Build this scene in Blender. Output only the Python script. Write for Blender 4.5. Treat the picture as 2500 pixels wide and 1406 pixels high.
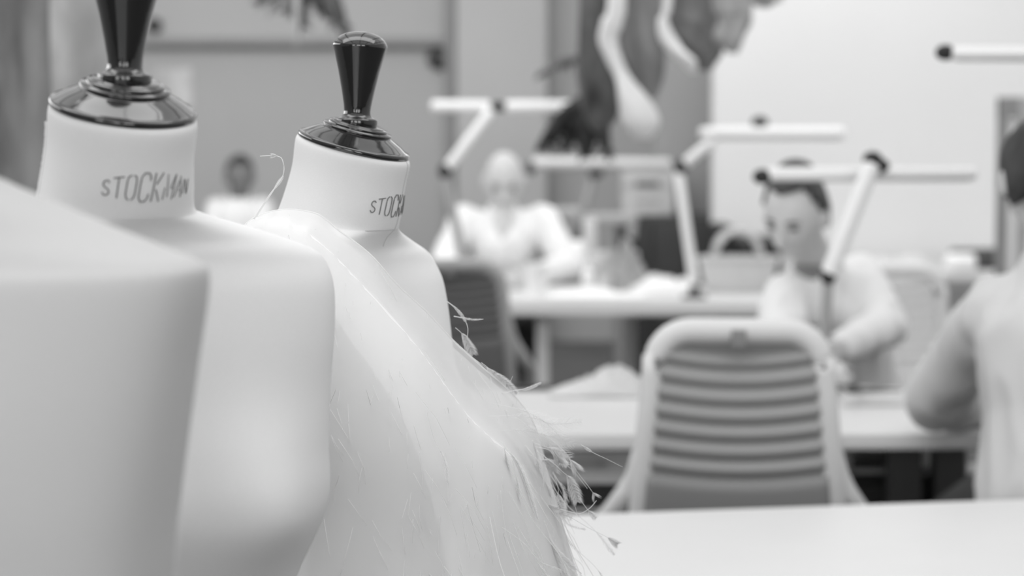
import bpy, bmesh, math, random
from mathutils import Vector, Matrix, noise
from mathutils.bvhtree import BVHTree
R = math.radians
rnd = random.Random(7)
C = bpy.context.scene.collection
for o in list(bpy.data.objects): bpy.data.objects.remove(o)

# ------------------------------------------------------------------ camera, world, light
HC, FPX, YH = 1.44, 5555.0, 300.0
PITCH = math.atan((703 - YH) / FPX)
cam_d = bpy.data.cameras.new('camera'); cam = bpy.data.objects.new('camera', cam_d); C.objects.link(cam)
cam.location = (0, 0, HC); cam.rotation_euler = (math.pi/2 - PITCH, 0, 0)
cam_d.sensor_width = 36; cam_d.lens = FPX / 2500 * 36
cam_d.clip_start = 0.05; cam_d.clip_end = 100
cam_d.dof.use_dof = True; cam_d.dof.focus_distance = 2.27; cam_d.dof.aperture_fstop = 4.5
bpy.context.scene.camera = cam
sc = bpy.context.scene
sc.view_settings.view_transform = 'Standard'; sc.view_settings.look = 'None'
sc.view_settings.gamma = 1; sc.view_settings.use_curve_mapping = False
sc.view_settings.exposure = 0.0
w = bpy.data.worlds.new('world'); sc.world = w; w.use_nodes = True
w.node_tree.nodes['Background'].inputs[0].default_value = (1, 1, 1, 1)
w.node_tree.nodes['Background'].inputs[1].default_value = 1.0

def area(name, loc, rot, size, size_y, power):
    l = bpy.data.lights.new(name, 'AREA'); l.shape = 'RECTANGLE'; l.size = size; l.size_y = size_y
    l.energy = power; o = bpy.data.objects.new(name, l); C.objects.link(o)
    o.location = loc; o.rotation_euler = rot
    return o
area('roof_light', (-0.4, 2.6, 3.9), (R(30), 0, 0), 5.0, 1.6, 66)
area('roof_light', (0.4, 7.6, 3.9), (R(48), 0, 0), 7.0, 1.6, 110)
area('roof_light', (-1.5, 11.0, 3.9), (R(55), 0, 0), 7.0, 1.6, 110)
for x_ in (-2.4, -.45, 1.55): area('fill_light', (x_, -3.0, 1.75), (R(90), 0, 0), 1.4, 2.4, 29)  # unseen fill lamps added behind the camera to brighten upright faces
area('fill_light', (-4.4, 7.0, 2.7), (0, R(-90), 0), 1.5, 9.0, 110)  # another added fill lamp; the left wall has no window

def at(px, py, Y):
    u = (px - 1250) / FPX; v = (703 - py) / FPX
    s, c = math.sin(PITCH), math.cos(PITCH)
    d = Vector((u, c + v*s, -s + v*c))
    return Vector((0, 0, HC)) + d * (Y / d.y)
def fx(px, Y): return at(px, YH, Y).x
def fz(py, Y): return at(1250, py, Y).z

# ------------------------------------------------------------------ materials
def mat(name, g, rough=0.6, spec=0.4, bump=0.0, bscale=60, var=0.0, vscale=6, metallic=0.0, coat=0.0, sss=0.0, trans=0.0, stretch=None):
    m = bpy.data.materials.new(name); m.use_nodes = True; nt = m.node_tree; b = nt.nodes['Principled BSDF']
    b.inputs['Base Color'].default_value = (g, g, g, 1); b.inputs['Roughness'].default_value = rough
    b.inputs['Specular IOR Level'].default_value = spec; b.inputs['Metallic'].default_value = metallic
    b.inputs['Coat Weight'].default_value = coat; b.inputs['Coat Roughness'].default_value = 0.06
    if var or bump:
        tc = nt.nodes.new('ShaderNodeTexCoord'); mp = nt.nodes.new('ShaderNodeMapping')
        nt.links.new(tc.outputs['Object'], mp.inputs[0])
        if stretch: mp.inputs['Scale'].default_value = stretch
    if var:
        n = nt.nodes.new('ShaderNodeTexNoise'); n.inputs['Scale'].default_value = vscale; n.inputs['Detail'].default_value = 4
        nt.links.new(mp.outputs[0], n.inputs['Vector'])
        mr = nt.nodes.new('ShaderNodeMapRange'); mr.inputs['From Min'].default_value = .3; mr.inputs['From Max'].default_value = .7
        mr.inputs['To Min'].default_value = max(0, g*(1-var)); mr.inputs['To Max'].default_value = min(1, g*(1+var))
        nt.links.new(n.outputs['Fac'], mr.inputs['Value'])
        cb = nt.nodes.new('ShaderNodeCombineColor')
        for i in range(3): nt.links.new(mr.outputs[0], cb.inputs[i])
        nt.links.new(cb.outputs[0], b.inputs['Base Color'])
    if bump:
        n2 = nt.nodes.new('ShaderNodeTexNoise'); n2.inputs['Scale'].default_value = bscale; n2.inputs['Detail'].default_value = 3
        nt.links.new(mp.outputs[0], n2.inputs['Vector'])
        bp = nt.nodes.new('ShaderNodeBump'); bp.inputs['Strength'].default_value = bump; bp.inputs['Distance'].default_value = 0.002
        nt.links.new(n2.outputs['Fac'], bp.inputs['Height']); nt.links.new(bp.outputs[0], b.inputs['Normal'])
    return m
M = {}
M['calico'] = mat('calico', .87, .85, .2, bump=.10, bscale=900, var=.01, vscale=500)
M['calico_mid'] = mat('calico_mid', .68, .85, .2, bump=.10, bscale=900, var=.01, vscale=500)  # mid-tone calico for the nearest form
M['calico_dark'] = mat('calico_dark', .60, .85, .2, bump=.10, bscale=900)
M['tape'] = mat('tape', .88, .8, .2, bump=.1, bscale=700)
M['lacquer'] = mat('lacquer', .012, .12, .6, bump=.05, bscale=120, coat=.8)
M['ink'] = mat('ink', .22, .8, .1)
M['white_top'] = mat('white_top', .70, .45, .35, var=.01)
M['edge'] = mat('edge', .52, .5, .3)
M['white_plastic'] = mat('white_plastic', .92, .4, .4, bump=.02)
M['shirt'] = mat('shirt', .84, .85, .2, bump=.12, bscale=300)
M['shirt_grey'] = mat('shirt_grey', .63, .85, .2, bump=.12, bscale=300)
M['skin'] = mat('skin', .58, .55, .35, bump=.08, bscale=150, var=.06, vscale=25)
M['skin_light'] = mat('skin_light', .62, .5, .35, bump=.08, bscale=150, var=.05, vscale=25)
M['skin_dark'] = mat('skin_dark', .17, .55, .35, bump=.08, bscale=150, var=.05, vscale=25)
M['hair'] = mat('hair', .025, .5, .4, bump=.5, bscale=90, var=.4, vscale=60, stretch=(1, 1, .2))
M['hair_mid'] = mat('hair_mid', .055, .5, .4, bump=.5, bscale=90, var=.4, vscale=60)
M['eye'] = mat('eye', .06, .3, .5, var=.1)
M['trouser'] = mat('trouser', .05, .8, .2, bump=.2, bscale=200)
M['chair_shell'] = mat('chair_shell', .70, .45, .35, bump=.03)
M['chair_mesh'] = mat('chair_mesh', .35, .75, .2, bump=.2, bscale=400)
M['chair_panel'] = mat('chair_panel', .27, .6, .3, bump=.05)
M['chair_dark'] = mat('chair_dark', .16, .7, .25, bump=.1, bscale=300)
M['chair_pale'] = mat('chair_pale', .75, .7, .25, bump=.1, bscale=300)
M['black'] = mat('black', .02, .5, .4, bump=.03)
M['dark'] = mat('dark', .06, .6, .3, var=.1)
M['grey'] = mat('grey', .25, .6, .3, var=.05)
M['greymid'] = mat('greymid', .38, .6, .3, var=.05)
M['pale'] = mat('pale', .6, .6, .3, var=.03)
M['steel'] = mat('steel', .45, .35, .5, metallic=.6, bump=.02)
M['legdark'] = mat('legdark', .10, .45, .4, var=.05)
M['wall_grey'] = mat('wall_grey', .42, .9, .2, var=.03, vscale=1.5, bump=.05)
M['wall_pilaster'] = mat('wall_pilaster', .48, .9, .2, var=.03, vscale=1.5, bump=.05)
M['wall_deep_grey'] = mat('wall_deep_grey', .33, .9, .2, var=.03, vscale=1.5, bump=.05)  # darker grey of the return wall
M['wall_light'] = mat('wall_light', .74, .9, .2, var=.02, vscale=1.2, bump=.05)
M['moulding_and_shade'] = mat('moulding_and_shade', .27, .8, .2, var=.05)
M['floor'] = mat('floor', .10, .6, .35, var=.15, vscale=3)
M['paper'] = mat('paper', .88, .8, .2, bump=.1)
M['linen'] = mat('linen', .66, .9, .15, bump=.3, bscale=200, var=.05, vscale=20)
M['wicker'] = mat('wicker', .60, .8, .2, bump=.6, bscale=120, var=.12, vscale=80, stretch=(1, 1, 4))
M['drape_dark'] = mat('drape_dark', .12, .9, .1, bump=.4, bscale=80, var=.55, vscale=18, stretch=(1, 1, .3))
M['drape_black'] = mat('drape_black', .03, .9, .1, bump=.4, bscale=80, var=.4, vscale=18)
M['drape_mid'] = mat('drape_mid', .21, .9, .1, bump=.4, bscale=80, var=.3, vscale=12, stretch=(1, 1, .3))
M['drape_soft'] = mat('drape_soft', .40, .9, .1, bump=.4, bscale=80, var=.15, vscale=12, stretch=(1, 1, .3))
M['drape_light'] = mat('drape_light', .78, .9, .1, bump=.3, bscale=80, var=.06, vscale=12)
M['spray'] = mat('spray', .045, .9, .1, bump=.4, bscale=80, var=.5, vscale=18)
M['curtain'] = mat('curtain', .24, .95, .1, bump=.3, bscale=60, var=.35, vscale=14, stretch=(1, 1, .3))
M['curtain_pale'] = mat('curtain_pale', .55, .95, .1, bump=.3, bscale=60, var=.22, vscale=10, stretch=(1, 1, .5))
def feather_mat():
    m = mat('feather', .96, .7, .2, bump=.05); N = m.node_tree.nodes; L = m.node_tree.links
    tl = N.new('ShaderNodeBsdfTranslucent'); tl.inputs[0].default_value = (.97, .97, .97, 1)
    mx = N.new('ShaderNodeMixShader'); mx.inputs[0].default_value = .5
    tr = N.new('ShaderNodeBsdfTransparent'); m2 = N.new('ShaderNodeMixShader'); m2.inputs[0].default_value = .72
    L.new(N['Principled BSDF'].outputs[0], mx.inputs[1]); L.new(tl.outputs[0], mx.inputs[2])
    L.new(tr.outputs[0], m2.inputs[1]); L.new(mx.outputs[0], m2.inputs[2]); L.new(m2.outputs[0], N['Material Output'].inputs[0])
    return m
M['feather'] = feather_mat()

def organza_mat():
    m = bpy.data.materials.new('organza'); m.use_nodes = True; nt = m.node_tree; N = nt.nodes; L = nt.links
    b = N['Principled BSDF']; b.inputs['Base Color'].default_value = (.93, .93, .93, 1); b.inputs['Roughness'].default_value = .6
    b.inputs['Specular IOR Level'].default_value = .3
    tr = N.new('ShaderNodeBsdfTransparent'); tl = N.new('ShaderNodeBsdfTranslucent'); tl.inputs[0].default_value = (.93, .93, .93, 1)
    mx = N.new('ShaderNodeMixShader'); mx.inputs[0].default_value = .35
    L.new(b.outputs[0], mx.inputs[1]); L.new(tl.outputs[0], mx.inputs[2])
    lw = N.new('ShaderNodeLayerWeight'); lw.inputs[0].default_value = .35
    mr = N.new('ShaderNodeMapRange'); mr.inputs['To Min'].default_value = .50; mr.inputs['To Max'].default_value = .95
    L.new(lw.outputs['Facing'], mr.inputs['Value'])
    m2 = N.new('ShaderNodeMixShader'); L.new(mr.outputs[0], m2.inputs[0]); L.new(tr.outputs[0], m2.inputs[1]); L.new(mx.outputs[0], m2.inputs[2])
    L.new(m2.outputs[0], N['Material Output'].inputs[0])
    return m
M['organza'] = organza_mat()

# ------------------------------------------------------------------ mesh helpers
def smooth(me):
    me.polygons.foreach_set('use_smooth', [True]*len(me.polygons))
def obj(name, bm, m, parent=None, sm=True, label=None):
    me = bpy.data.meshes.new(name); bmesh.ops.recalc_face_normals(bm, faces=bm.faces); bm.to_mesh(me); bm.free()
    if sm: smooth(me)
    me.materials.append(m)
    o = bpy.data.objects.new(name, me); C.objects.link(o)
    if parent:
        o.parent = parent
        if parent.type == 'EMPTY' or True:
            o.matrix_parent_inverse = wm(parent).inverted()
    if label: o['label'] = label
    return o
def wm(o):
    m = o.matrix_basis.copy()
    if o.parent: m = wm(o.parent) @ o.matrix_parent_inverse @ m
    return m
def thing(name, label, cat, loc=(0, 0, 0), group=None):
    o = bpy.data.objects.new(name, None); C.objects.link(o); o.location = loc; o.empty_display_size = .05
    o['label'] = label; o['category'] = cat
    if group: o['group'] = group
    return o
def tag(o, label, cat, group=None):
    o['label'] = label; o['category'] = cat
    if group: o['group'] = group
    return o
def struct(name, bm, m):
    o = obj(name, bm, m, sm=False); o['kind'] = 'structure'; return o

def box(bm, c, s, rz=0, bev=0, rot=None):
    r = bmesh.ops.create_cube(bm, size=1)
    mt = Matrix.Translation(Vector(c)) @ (rot if rot else Matrix.Rotation(rz, 4, 'Z')) @ Matrix.Diagonal((s[0], s[1], s[2], 1))
    bmesh.ops.transform(bm, matrix=mt, verts=r['verts'])
    if bev:
        es = list({e for v in r['verts'] for e in v.link_edges})
        bmesh.ops.bevel(bm, geom=es, offset=bev, segments=3, profile=.5, affect='EDGES', clamp_overlap=True)
def bb(c, s, rz=0, bev=0.004):
    bm = bmesh.new(); box(bm, c, s, rz, bev); return bm
def lathe(bm, prof, mt=Matrix(), n=48):
    rings = []
    for r, z in prof:
        if r < 1e-6: rings.append([bm.verts.new(mt @ Vector((0, 0, z)))])
        else: rings.append([bm.verts.new(mt @ Vector((r*math.cos(2*math.pi*k/n), r*math.sin(2*math.pi*k/n), z))) for k in range(n)])
    for A, B in zip(rings, rings[1:]):
        for k in range(n):
            k2 = (k+1) % n
            if len(A) == 1 and len(B) == 1: continue
            if len(A) == 1: bm.faces.new((A[0], B[k], B[k2]))
            elif len(B) == 1: bm.faces.new((A[k], A[k2], B[0]))
            else: bm.faces.new((A[k], A[k2], B[k2], B[k]))
def frame_of(t):
    t = t.normalized(); up = Vector((0, 0, 1)) if abs(t.z) < .95 else Vector((0, 1, 0))
    a = t.cross(up).normalized(); b = a.cross(t).normalized(); return a, b
def tube(bm, pts, rad, n=12, caps=True, flat=1.0, ref=None):
    """rad float or list; flat scales the second axis"""
    pts = [Vector(p) for p in pts]; rings = []
    for i, p in enumerate(pts):
        t = (pts[min(i+1, len(pts)-1)] - pts[max(i-1, 0)])
        if ref is not None:
            b = Vector(ref).normalized(); a = t.normalized().cross(b).normalized()
        else: a, b = frame_of(t)
        r = rad[i] if isinstance(rad, (list, tuple)) else rad
        rings.append([bm.verts.new(p + a*(r*math.cos(2*math.pi*k/n)) + b*(r*flat*math.sin(2*math.pi*k/n))) for k in range(n)])
    for A, B in zip(rings, rings[1:]):
        for k in range(n): bm.faces.new((A[k], A[(k+1) % n], B[(k+1) % n], B[k]))
    if caps:
        bm.faces.new(rings[0][::-1]); bm.faces.new(rings[-1])
def rod(p0, p1, r, n=16):
    bm = bmesh.new(); p0 = Vector(p0); p1 = Vector(p1); d = (p1-p0); L = d.length; d.normalize()
    e = min(r*.5, L*.2)
    tube(bm, [p0, p0+d*e*.4, p0+d*e, p1-d*e, p1-d*e*.4, p1], [r*.55, r*.88, r, r, r*.88, r*.55], n); return bm
def capsule(bm, p0, p1, r0, r1, fl=1.0, ref=None, n=16):
    p0 = Vector(p0); p1 = Vector(p1); d = p1-p0; L = max(d.length, 1e-5); d.normalize()
    pts = []; rs = []
    for k in range(5):
        a = math.pi/2*(k/5+.08); pts.append(p0 - d*r0*math.cos(a)); rs.append(r0*math.sin(a))
    for k in range(1, 5): pts.append(p0+d*L*k/5); rs.append(r0+(r1-r0)*k/5)
    for k in range(5):
        a = math.pi/2*(1-(k/5)) ; pts.append(p1 + d*r1*math.cos(a)); rs.append(r1*math.sin(a))
    pts.append(p1+d*r1*math.cos(R(8))); rs.append(r1*math.sin(R(8)))
    tube(bm, pts, rs, n, True, fl, ref)
def ell(bm, c, r, rot=Matrix(), seg=24):
    q = bmesh.ops.create_uvsphere(bm, u_segments=seg, v_segments=seg*2//3, radius=1)
    bmesh.ops.transform(bm, matrix=Matrix.Translation(Vector(c)) @ rot @ Matrix.Diagonal((r[0], r[1], r[2], 1)), verts=q['verts'])
def cr(P, t):
    """Catmull-Rom through tuples; t in 0..len-1"""
    i = min(int(t), len(P)-2); f = t-i
    a = P[max(i-1, 0)]; b = P[i]; c = P[i+1]; d = P[min(i+2, len(P)-1)]
    return [0.5*((2*b[k]) + (-a[k]+c[k])*f + (2*a[k]-5*b[k]+4*c[k]-d[k])*f*f + (-a[k]+3*b[k]-3*c[k]+d[k])*f**3) for k in range(len(b))]
def spline(P, n): return [Vector(cr(P, (len(P)-1)*k/(n-1))) for k in range(n)]
def remesh(bm, name, m, parent=None, vox=.007, it=4, fold=0.0, fs=14, label=None, seed=0):
    me = bpy.data.meshes.new('tmp'); bmesh.ops.recalc_face_normals(bm, faces=bm.faces); bm.to_mesh(me); bm.free()
    t = bpy.data.objects.new('tmp', me); C.objects.link(t)
    md = t.modifiers.new('r', 'REMESH'); md.mode = 'VOXEL'; md.voxel_size = vox
    ms = t.modifiers.new('s', 'SMOOTH'); ms.iterations = it; ms.factor = .5
    dg = bpy.context.evaluated_depsgraph_get(); dg.update()
    out = bpy.data.meshes.new_from_object(t.evaluated_get(dg)); bpy.data.objects.remove(t)
    out.name = name; out.materials.clear(); out.materials.append(m)
    if fold:
        nn = [v.normal.copy() for v in out.vertices]
        for v, nv in zip(out.vertices, nn):
            p = v.co*fs; p.z *= .45; p += Vector((seed, seed*2, 0))
            q = 1-abs(noise.noise(p))*2.2
            v.co += nv*fold*q
    smooth(out)
    o = bpy.data.objects.new(name, out); C.objects.link(o)
    if parent: o.parent = parent; o.matrix_parent_inverse = wm(parent).inverted()
    if label: o['label'] = label
    return o

# ------------------------------------------------------------------ the room
def plane_box(name, c, s, m, rz=0):
    bm = bmesh.new(); box(bm, c, s, rz); return struct(name, bm, m)
plane_box('floor', (0, 6, -.05), (9.4, 19, .1), M['floor'])
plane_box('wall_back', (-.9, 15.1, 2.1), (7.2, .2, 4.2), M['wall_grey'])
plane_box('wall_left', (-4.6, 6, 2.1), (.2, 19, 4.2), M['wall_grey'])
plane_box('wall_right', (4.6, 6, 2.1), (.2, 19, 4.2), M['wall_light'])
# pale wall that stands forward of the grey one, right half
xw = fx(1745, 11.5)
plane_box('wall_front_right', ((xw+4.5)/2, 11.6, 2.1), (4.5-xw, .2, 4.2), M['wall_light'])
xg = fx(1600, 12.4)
plane_box('wall_return', ((xg+xw+.6)/2, 12.5, 2.1), (xw+.6-xg, .15, 4.2), M['wall_deep_grey'])
plane_box('trim_1', (fx(730, 15)-.25, 14.96, fz(103, 15)), (fx(1085, 15)-fx(-200, 15), .09, .05), M['moulding_and_shade'])
plane_box('trim_2', (fx(1225, 15), 14.9, 2.1), (fx(1335, 15)-fx(1118, 15), .2, 4.2), M['wall_pilaster'])
plane_box('trim_3', (fx(1100, 15), 14.95, 2.1), (.07, .1, 4.2), M['moulding_and_shade'])  # dark strip in place of the vertical shade beside the pilaster
# wall behind the camera with tall windows open to the sky
zb = 3.3
for i, (x0, x1) in enumerate([(-4.5, -3.1), (-1.7, -1.2), (.3, .8), (2.3, 4.5)]):
    plane_box('wall_front' if i == 0 else 'trim_%d' % (9+i), ((x0+x1)/2, -3.1, 2.1), (x1-x0, .2, 4.2), M['wall_grey'])
plane_box('trim_7', (0, -3.1, .45), (9.2, .2, .9), M['wall_grey'])
plane_box('trim_8', (0, -3.1, 3.8), (9.2, .2, .8), M['wall_grey'])
# glazed roof bars
bm = bmesh.new()
for k in range(13): box(bm, (0, -3+1.5*k, 4.2), (9.2, .1, .14))
for k in range(7): box(bm, (-4.5+1.5*k, 6, 4.22), (.1, 18.6, .14))
struct('ceiling', bm, M['greymid'])

# ------------------------------------------------------------------ tailor's forms
LET = {
 'S': [[(.9, .82), (.7, .97), (.4, .98), (.15, .85), (.12, .68), (.35, .54), (.7, .42), (.9, .28), (.85, .1), (.6, .0), (.3, .02), (.05, .2)]],
 'T': [[(0, .95), (1, 1)], [(.5, .95), (.5, 0)]],
 'O': [[(.42, 1), (.15, .92), (.08, .75), (.08, .22), (.2, .06), (.42, 0)], [(.62, 1), (.86, .92), (.92, .75), (.92, .22), (.82, .06), (.62, 0)]],
 'C': [[(.95, .74), (.92, .88), (.7, 1), (.3, 1), (.08, .86), (.05, .5), (.08, .14), (.3, 0), (.7, 0), (.92, .12), (.95, .26)]],
 'K': [[(.08, 1), (.08, 0)], [(.9, 1), (.35, .6)], [(.35, .42), (.95, 0)]],
 'M': [[(.0, .48), (.0, 0)], [(.1, 1), (.42, .1)], [(.9, .45), (.62, .45)], [(1, 1), (.95, 0)], [(.62, .48), (1, 1)]],
 'A': [[(.0, 0), (.42, .8)], [(.5, 1), (1, 0)], [(.45, .33), (.7, .33)]],
 'N': [[(.05, 1), (.05, 0)], [(.2, .95), (.85, .05)], [(.95, 1), (.95, 0)]],
}
WORD = [('S', -33, 6, .0125), ('T', -24.5, 7.5, .0175), ('O', -15, 8, .0205), ('C', -5, 8, .0235), ('K', 5, 7.5, .0235), ('M', 16, 9, .021), ('A', 26, 7.5, .0175), ('N', 34.5, 6.5, .0125)]
# dz, half width, front, back, centre y, tilt(deg), exponent
SEC = [
 (-.003, .0600, .0600, .0600, -.030, 15, 2), (-.010, .0622, .0622, .0622, -.029, 14.5, 2), (-.035, .0615, .0620, .0615, -.024, 12, 2), (-.062, .0640, .0650, .0640, -.017, 9, 2),
 (-.083, .0680, .0670, .0670, -.010, 6, 2), (-.090, .0800, .0670, .0690, -.006, 4, 2.1), (-.100, .1150, .0640, .0680, -.002, 2, 2.2), (-.113, .1580, .0620, .0680, 0, 0, 2.3),
 (-.124, .1880, .0640, .0700, 0, 0, 2.4), (-.136, .2030, .0670, .0740, 0, 0, 2.5), (-.160, .2080, .0760, .0840, 0, 0, 2.8), (-.200, .2050, .0880, .0940, 0, 0, 2.8), (-.245, .1990, .0980, .1000, 0, 0, 2.7),
 (-.295, .1950, .1080, .1040, 0, 0, 2.6), (-.350, .1930, .1120, .1000, 0, 0, 2.5), (-.420, .1640, .0980, .0920, 0, 0, 2.3), (-.510, .1360, .0900, .0850, 0, 0, 2.2),
 (-.600, .1600, .1000, .1080, 0, 0, 2.2), (-.700, .1860, .1080, .1260, 0, 0, 2.2), (-.800, .1900, .1040, .1200, 0, 0, 2.2)]
def mono(S):    # straight shoulder line to a sharp outer corner
    q = list(S)
    rep = {5: (-.092, .084), 6: (-.104, .115), 7: (-.121, .158), 8: (-.133, .188), 9: (-.1395, .204), 10: (-.152, .2085), 11: (-.200, .200), 12: (-.245, .192), 13: (-.295, .183), 14: (-.350, .174), 15: (-.420, .158)}
    for k, (dz, a) in rep.items(): q[k] = (dz, a) + q[k][2:6] + ((2.9,) if 8 <= k <= 14 else (q[k][6],))
    return q
def form_body(mt, bust=.05, SEC=SEC):
    bm = bmesh.new(); n = 96; rings = []
    T = []
    for i in range(len(SEC)-1):
        k = 8 if i < 12 else 10
        T += [i + j/k for j in range(k)]
    T.append(len(SEC)-1)
    for t in T:
        dz, a, f, b, cy, tl, ex = cr(SEC, t)
        ring = []
        for k in range(n):
            th = 2*math.pi*k/n; c, s = math.cos(th), math.sin(th)
            x = a*math.copysign(abs(c)**(2/ex), c); dep = f if s < 0 else b
            y = dep*math.copysign(abs(s)**(2/ex), s)
            z = dz + math.tan(R(tl))*(y) ; 
            if s < 0 and dz < -.15:
                w_ = (-s)**.6
                g = math.exp(-((abs(x)-.085)/.058)**2 - ((dz+.345)/(.075 if dz > -.345 else .048))**2)
                y -= bust*g*w_
            elif s > 0 and dz < -.1:
                g = math.exp(-((abs(x)-.09)/.06)**2 - ((dz+.24)/.08)**2); y += .012*g*s
            ring.append(bm.verts.new(mt @ Vector((x, y+cy, z))))
        rings.append(ring)
    for A, B in zip(rings, rings[1:]):
        for k in range(n): bm.faces.new((A[k], B[k], B[(k+1) % n], A[(k+1) % n]))
    bm.faces.new(rings[0]); bm.faces.new(rings[-1][::-1])
    bmesh.ops.recalc_face_normals(bm, faces=bm.faces)
    return bm
CAP = [(0, .0), (.0605, 0), (.0618, .0012), (.0618, .0042), (.0606, .0058), (.0595, .0060), (.057, .0070), (.050, .0115), (.040, .0165), (.0375, .0178), (.0372, .0182),
       (.0380, .0190), (.0383, .0202), (.0376, .0214), (.0325, .0218), (.0325, .0222), (.0328, .0232), (.0322, .0248), (.0290, .0250), (.0285, .0256), (.0282, .0262), (0, .0262)]
KNOB = [(0, .020), (.0205, .020), (.0212, .0245), (.0225, .030), (.0228, .0345), (.0222, .0362), (.0195, .0372), (.0165, .039), (.0150, .042), (.0146, .046), (.0150, .051), (.0178, .068),
        (.0225, .092), (.0275, .113), (.0292, .1195), (.0297, .1215), (.0292, .1235), (.0265, .1285), (.0215, .1330), (.0145, .1365), (.007, .1382), (0, .1386)]
def make_form(label, cx, cy, zcap, theta, letters=True, tape=True, size=1.0, seams=False, bust=.05):
    t = thing('tailors_dummy', label, 'mannequin', (cx, cy, 0))
    # local front (-Y) turned by theta towards image right
    mt = Matrix.Translation((cx, cy, zcap)) @ Matrix.Rotation(R(theta), 4, 'Z') @ Matrix.Scale(size, 4)
    bm = form_body(mt, bust, SEC=mono(SEC) if size > 1 else SEC); tree = BVHTree.FromBMesh(bm)
    body = obj('body', bm, M['calico' if size == 1 else 'calico_mid'], t)
    capm = mt @ Matrix.Translation((0, -.030, -.003)) @ Matrix.Rotation(R(15), 4, 'X')
    bm = bmesh.new(); lathe(bm, CAP, capm, 96); cap = obj('neck_cap', bm, M['lacquer'], t)
    km = mt @ Matrix.Translation((0, -.033, -.006)) @ Matrix.Rotation(R(3), 4, 'X') @ Matrix.Diagonal((1, 1, .925, 1))
    bm = bmesh.new(); lathe(bm, KNOB, km, 72); obj('handle', bm, M['lacquer'], t)
    def hit(phi, z, off):
        a = R(phi); d = (mt.to_3x3() @ Vector((math.sin(a), -math.cos(a), 0)))
        o = mt @ Vector((0, -.018, z)) + d*.5
        h = tree.ray_cast(o, -d)
        return h[0] + h[1]*off
    if letters:
        bm = bmesh.new()
        for ch, ph, wd, h in WORD:
            for st in LET[ch]:
                P = [Vector((p[0], p[1])) for p in st]; Q = []
                for a, b in zip(P, P[1:]):
                    k = 6
                    for j in range(k): Q.append(a.lerp(b, j/k))
                Q.append(P[-1])
                pts = []
                for q in Q:
                    z = -.066 + (q.y-.5)*h
                    phi = ph + (q.x-.5)*wd + (q.y-.5)*3.2*h/.0235
                    pts.append(hit(phi, z, .0006))
                tube(bm, pts, .00055 if ph < 10 else .00038, 6)
        obj('lettering', bm, M['ink'], body, label='grey printed stencil lettering on the neck')
    if tape:
        bm = bmesh.new(); pts = [hit(3, z*-.01, .0004) for z in range(28, 78, 1)]
        tube(bm, pts, .0055, 10, True, .12, ref=(mt.to_3x3() @ Vector((0, -1, 0))))
        obj('centre_tape', bm, M['tape'], body, label='pale cotton tape down the centre front')
    # neck seam, a slightly knotted stitched ridge
    bm = bmesh.new(); pts = []; rr = []; sa = -106 if tape else 178
    for k in range(60):
        z = -.012 - .072*k/59
        pts.append(hit(sa, z, .0008)); rr.append(.0011+.0007*noise.noise(Vector((k*.6, cx*9, 0))))
    tube(bm, pts, rr, 8); obj('stitched_seam', bm, M['tape'], body)
    if seams:      # fine seams: down the centre front of the neck and round its base
        bm = bmesh.new(); tube(bm, [hit(8, -.001*z, .0001) for z in range(12, 112)], .0006, 6); obj('neck_front_seam', bm, M['calico_dark'], body)
        bm = bmesh.new(); tube(bm, [hit(a_, -.092, .0001) for a_ in range(-40, 9, 2)], .0006, 6); obj('neck_base_seam', bm, M['calico_dark'], body)
    # stand
    bm = bmesh.new(); lathe(bm, [(0, zcap-.9), (.018, zcap-.9), (.018, zcap-.78)], Matrix.Translation((cx, cy, 0)), 24)
    tube(bm, [(cx, cy, .04), (cx, cy, zcap-.79)], .014, 20); obj('pole', bm, M['steel'], t)
    bm = bmesh.new(); lathe(bm, [(0, 0), (.17, 0), (.175, .012), (.16, .03), (.05, .045), (.02, .06), (0, .06)], Matrix.Translation((cx, cy, 0)), 48); obj('base', bm, M['black'], t)
    return t, tree, mt
# forms, front to back: nearest, middle, far
f1c = at(285, 262, 1.98)
formA = make_form('pale calico tailor form seen whole-necked at left, its knob cut by the top of frame', f1c.x-.001, 1.945, fz(262, 1.945), 34, bust=.038)
f2c = at(820, 352, 2.47)
formB = make_form('pale tailor form under the feathered organza, its black knob fully in view', f2c.x-.009, 2.49, fz(352, 2.47), 66, tape=False, seams=True)
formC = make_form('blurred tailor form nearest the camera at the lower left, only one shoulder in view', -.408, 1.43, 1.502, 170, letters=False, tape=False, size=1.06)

# ------------------------------------------------------------------ feathered organza cape on the far form
_, treeB, mtB = formB
def front(p, off, trees):
    for T in trees:
        h = T.ray_cast(Vector((p.x, p.y-.6, p.z)), Vector((0, 1, 0)))
        if h[0] is not None and h[0].y-off < p.y: p = Vector((p.x, h[0].y-off, p.z))
    return p
M['satin'] = mat('satin', .93, .55, .3, bump=.03, bscale=500)
cape = thing('feathered_cape', 'sheer white organza cape trimmed with loose feathers, draped over the far tailor form', 'garment', (f2c.x, 2.49, .9))
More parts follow.
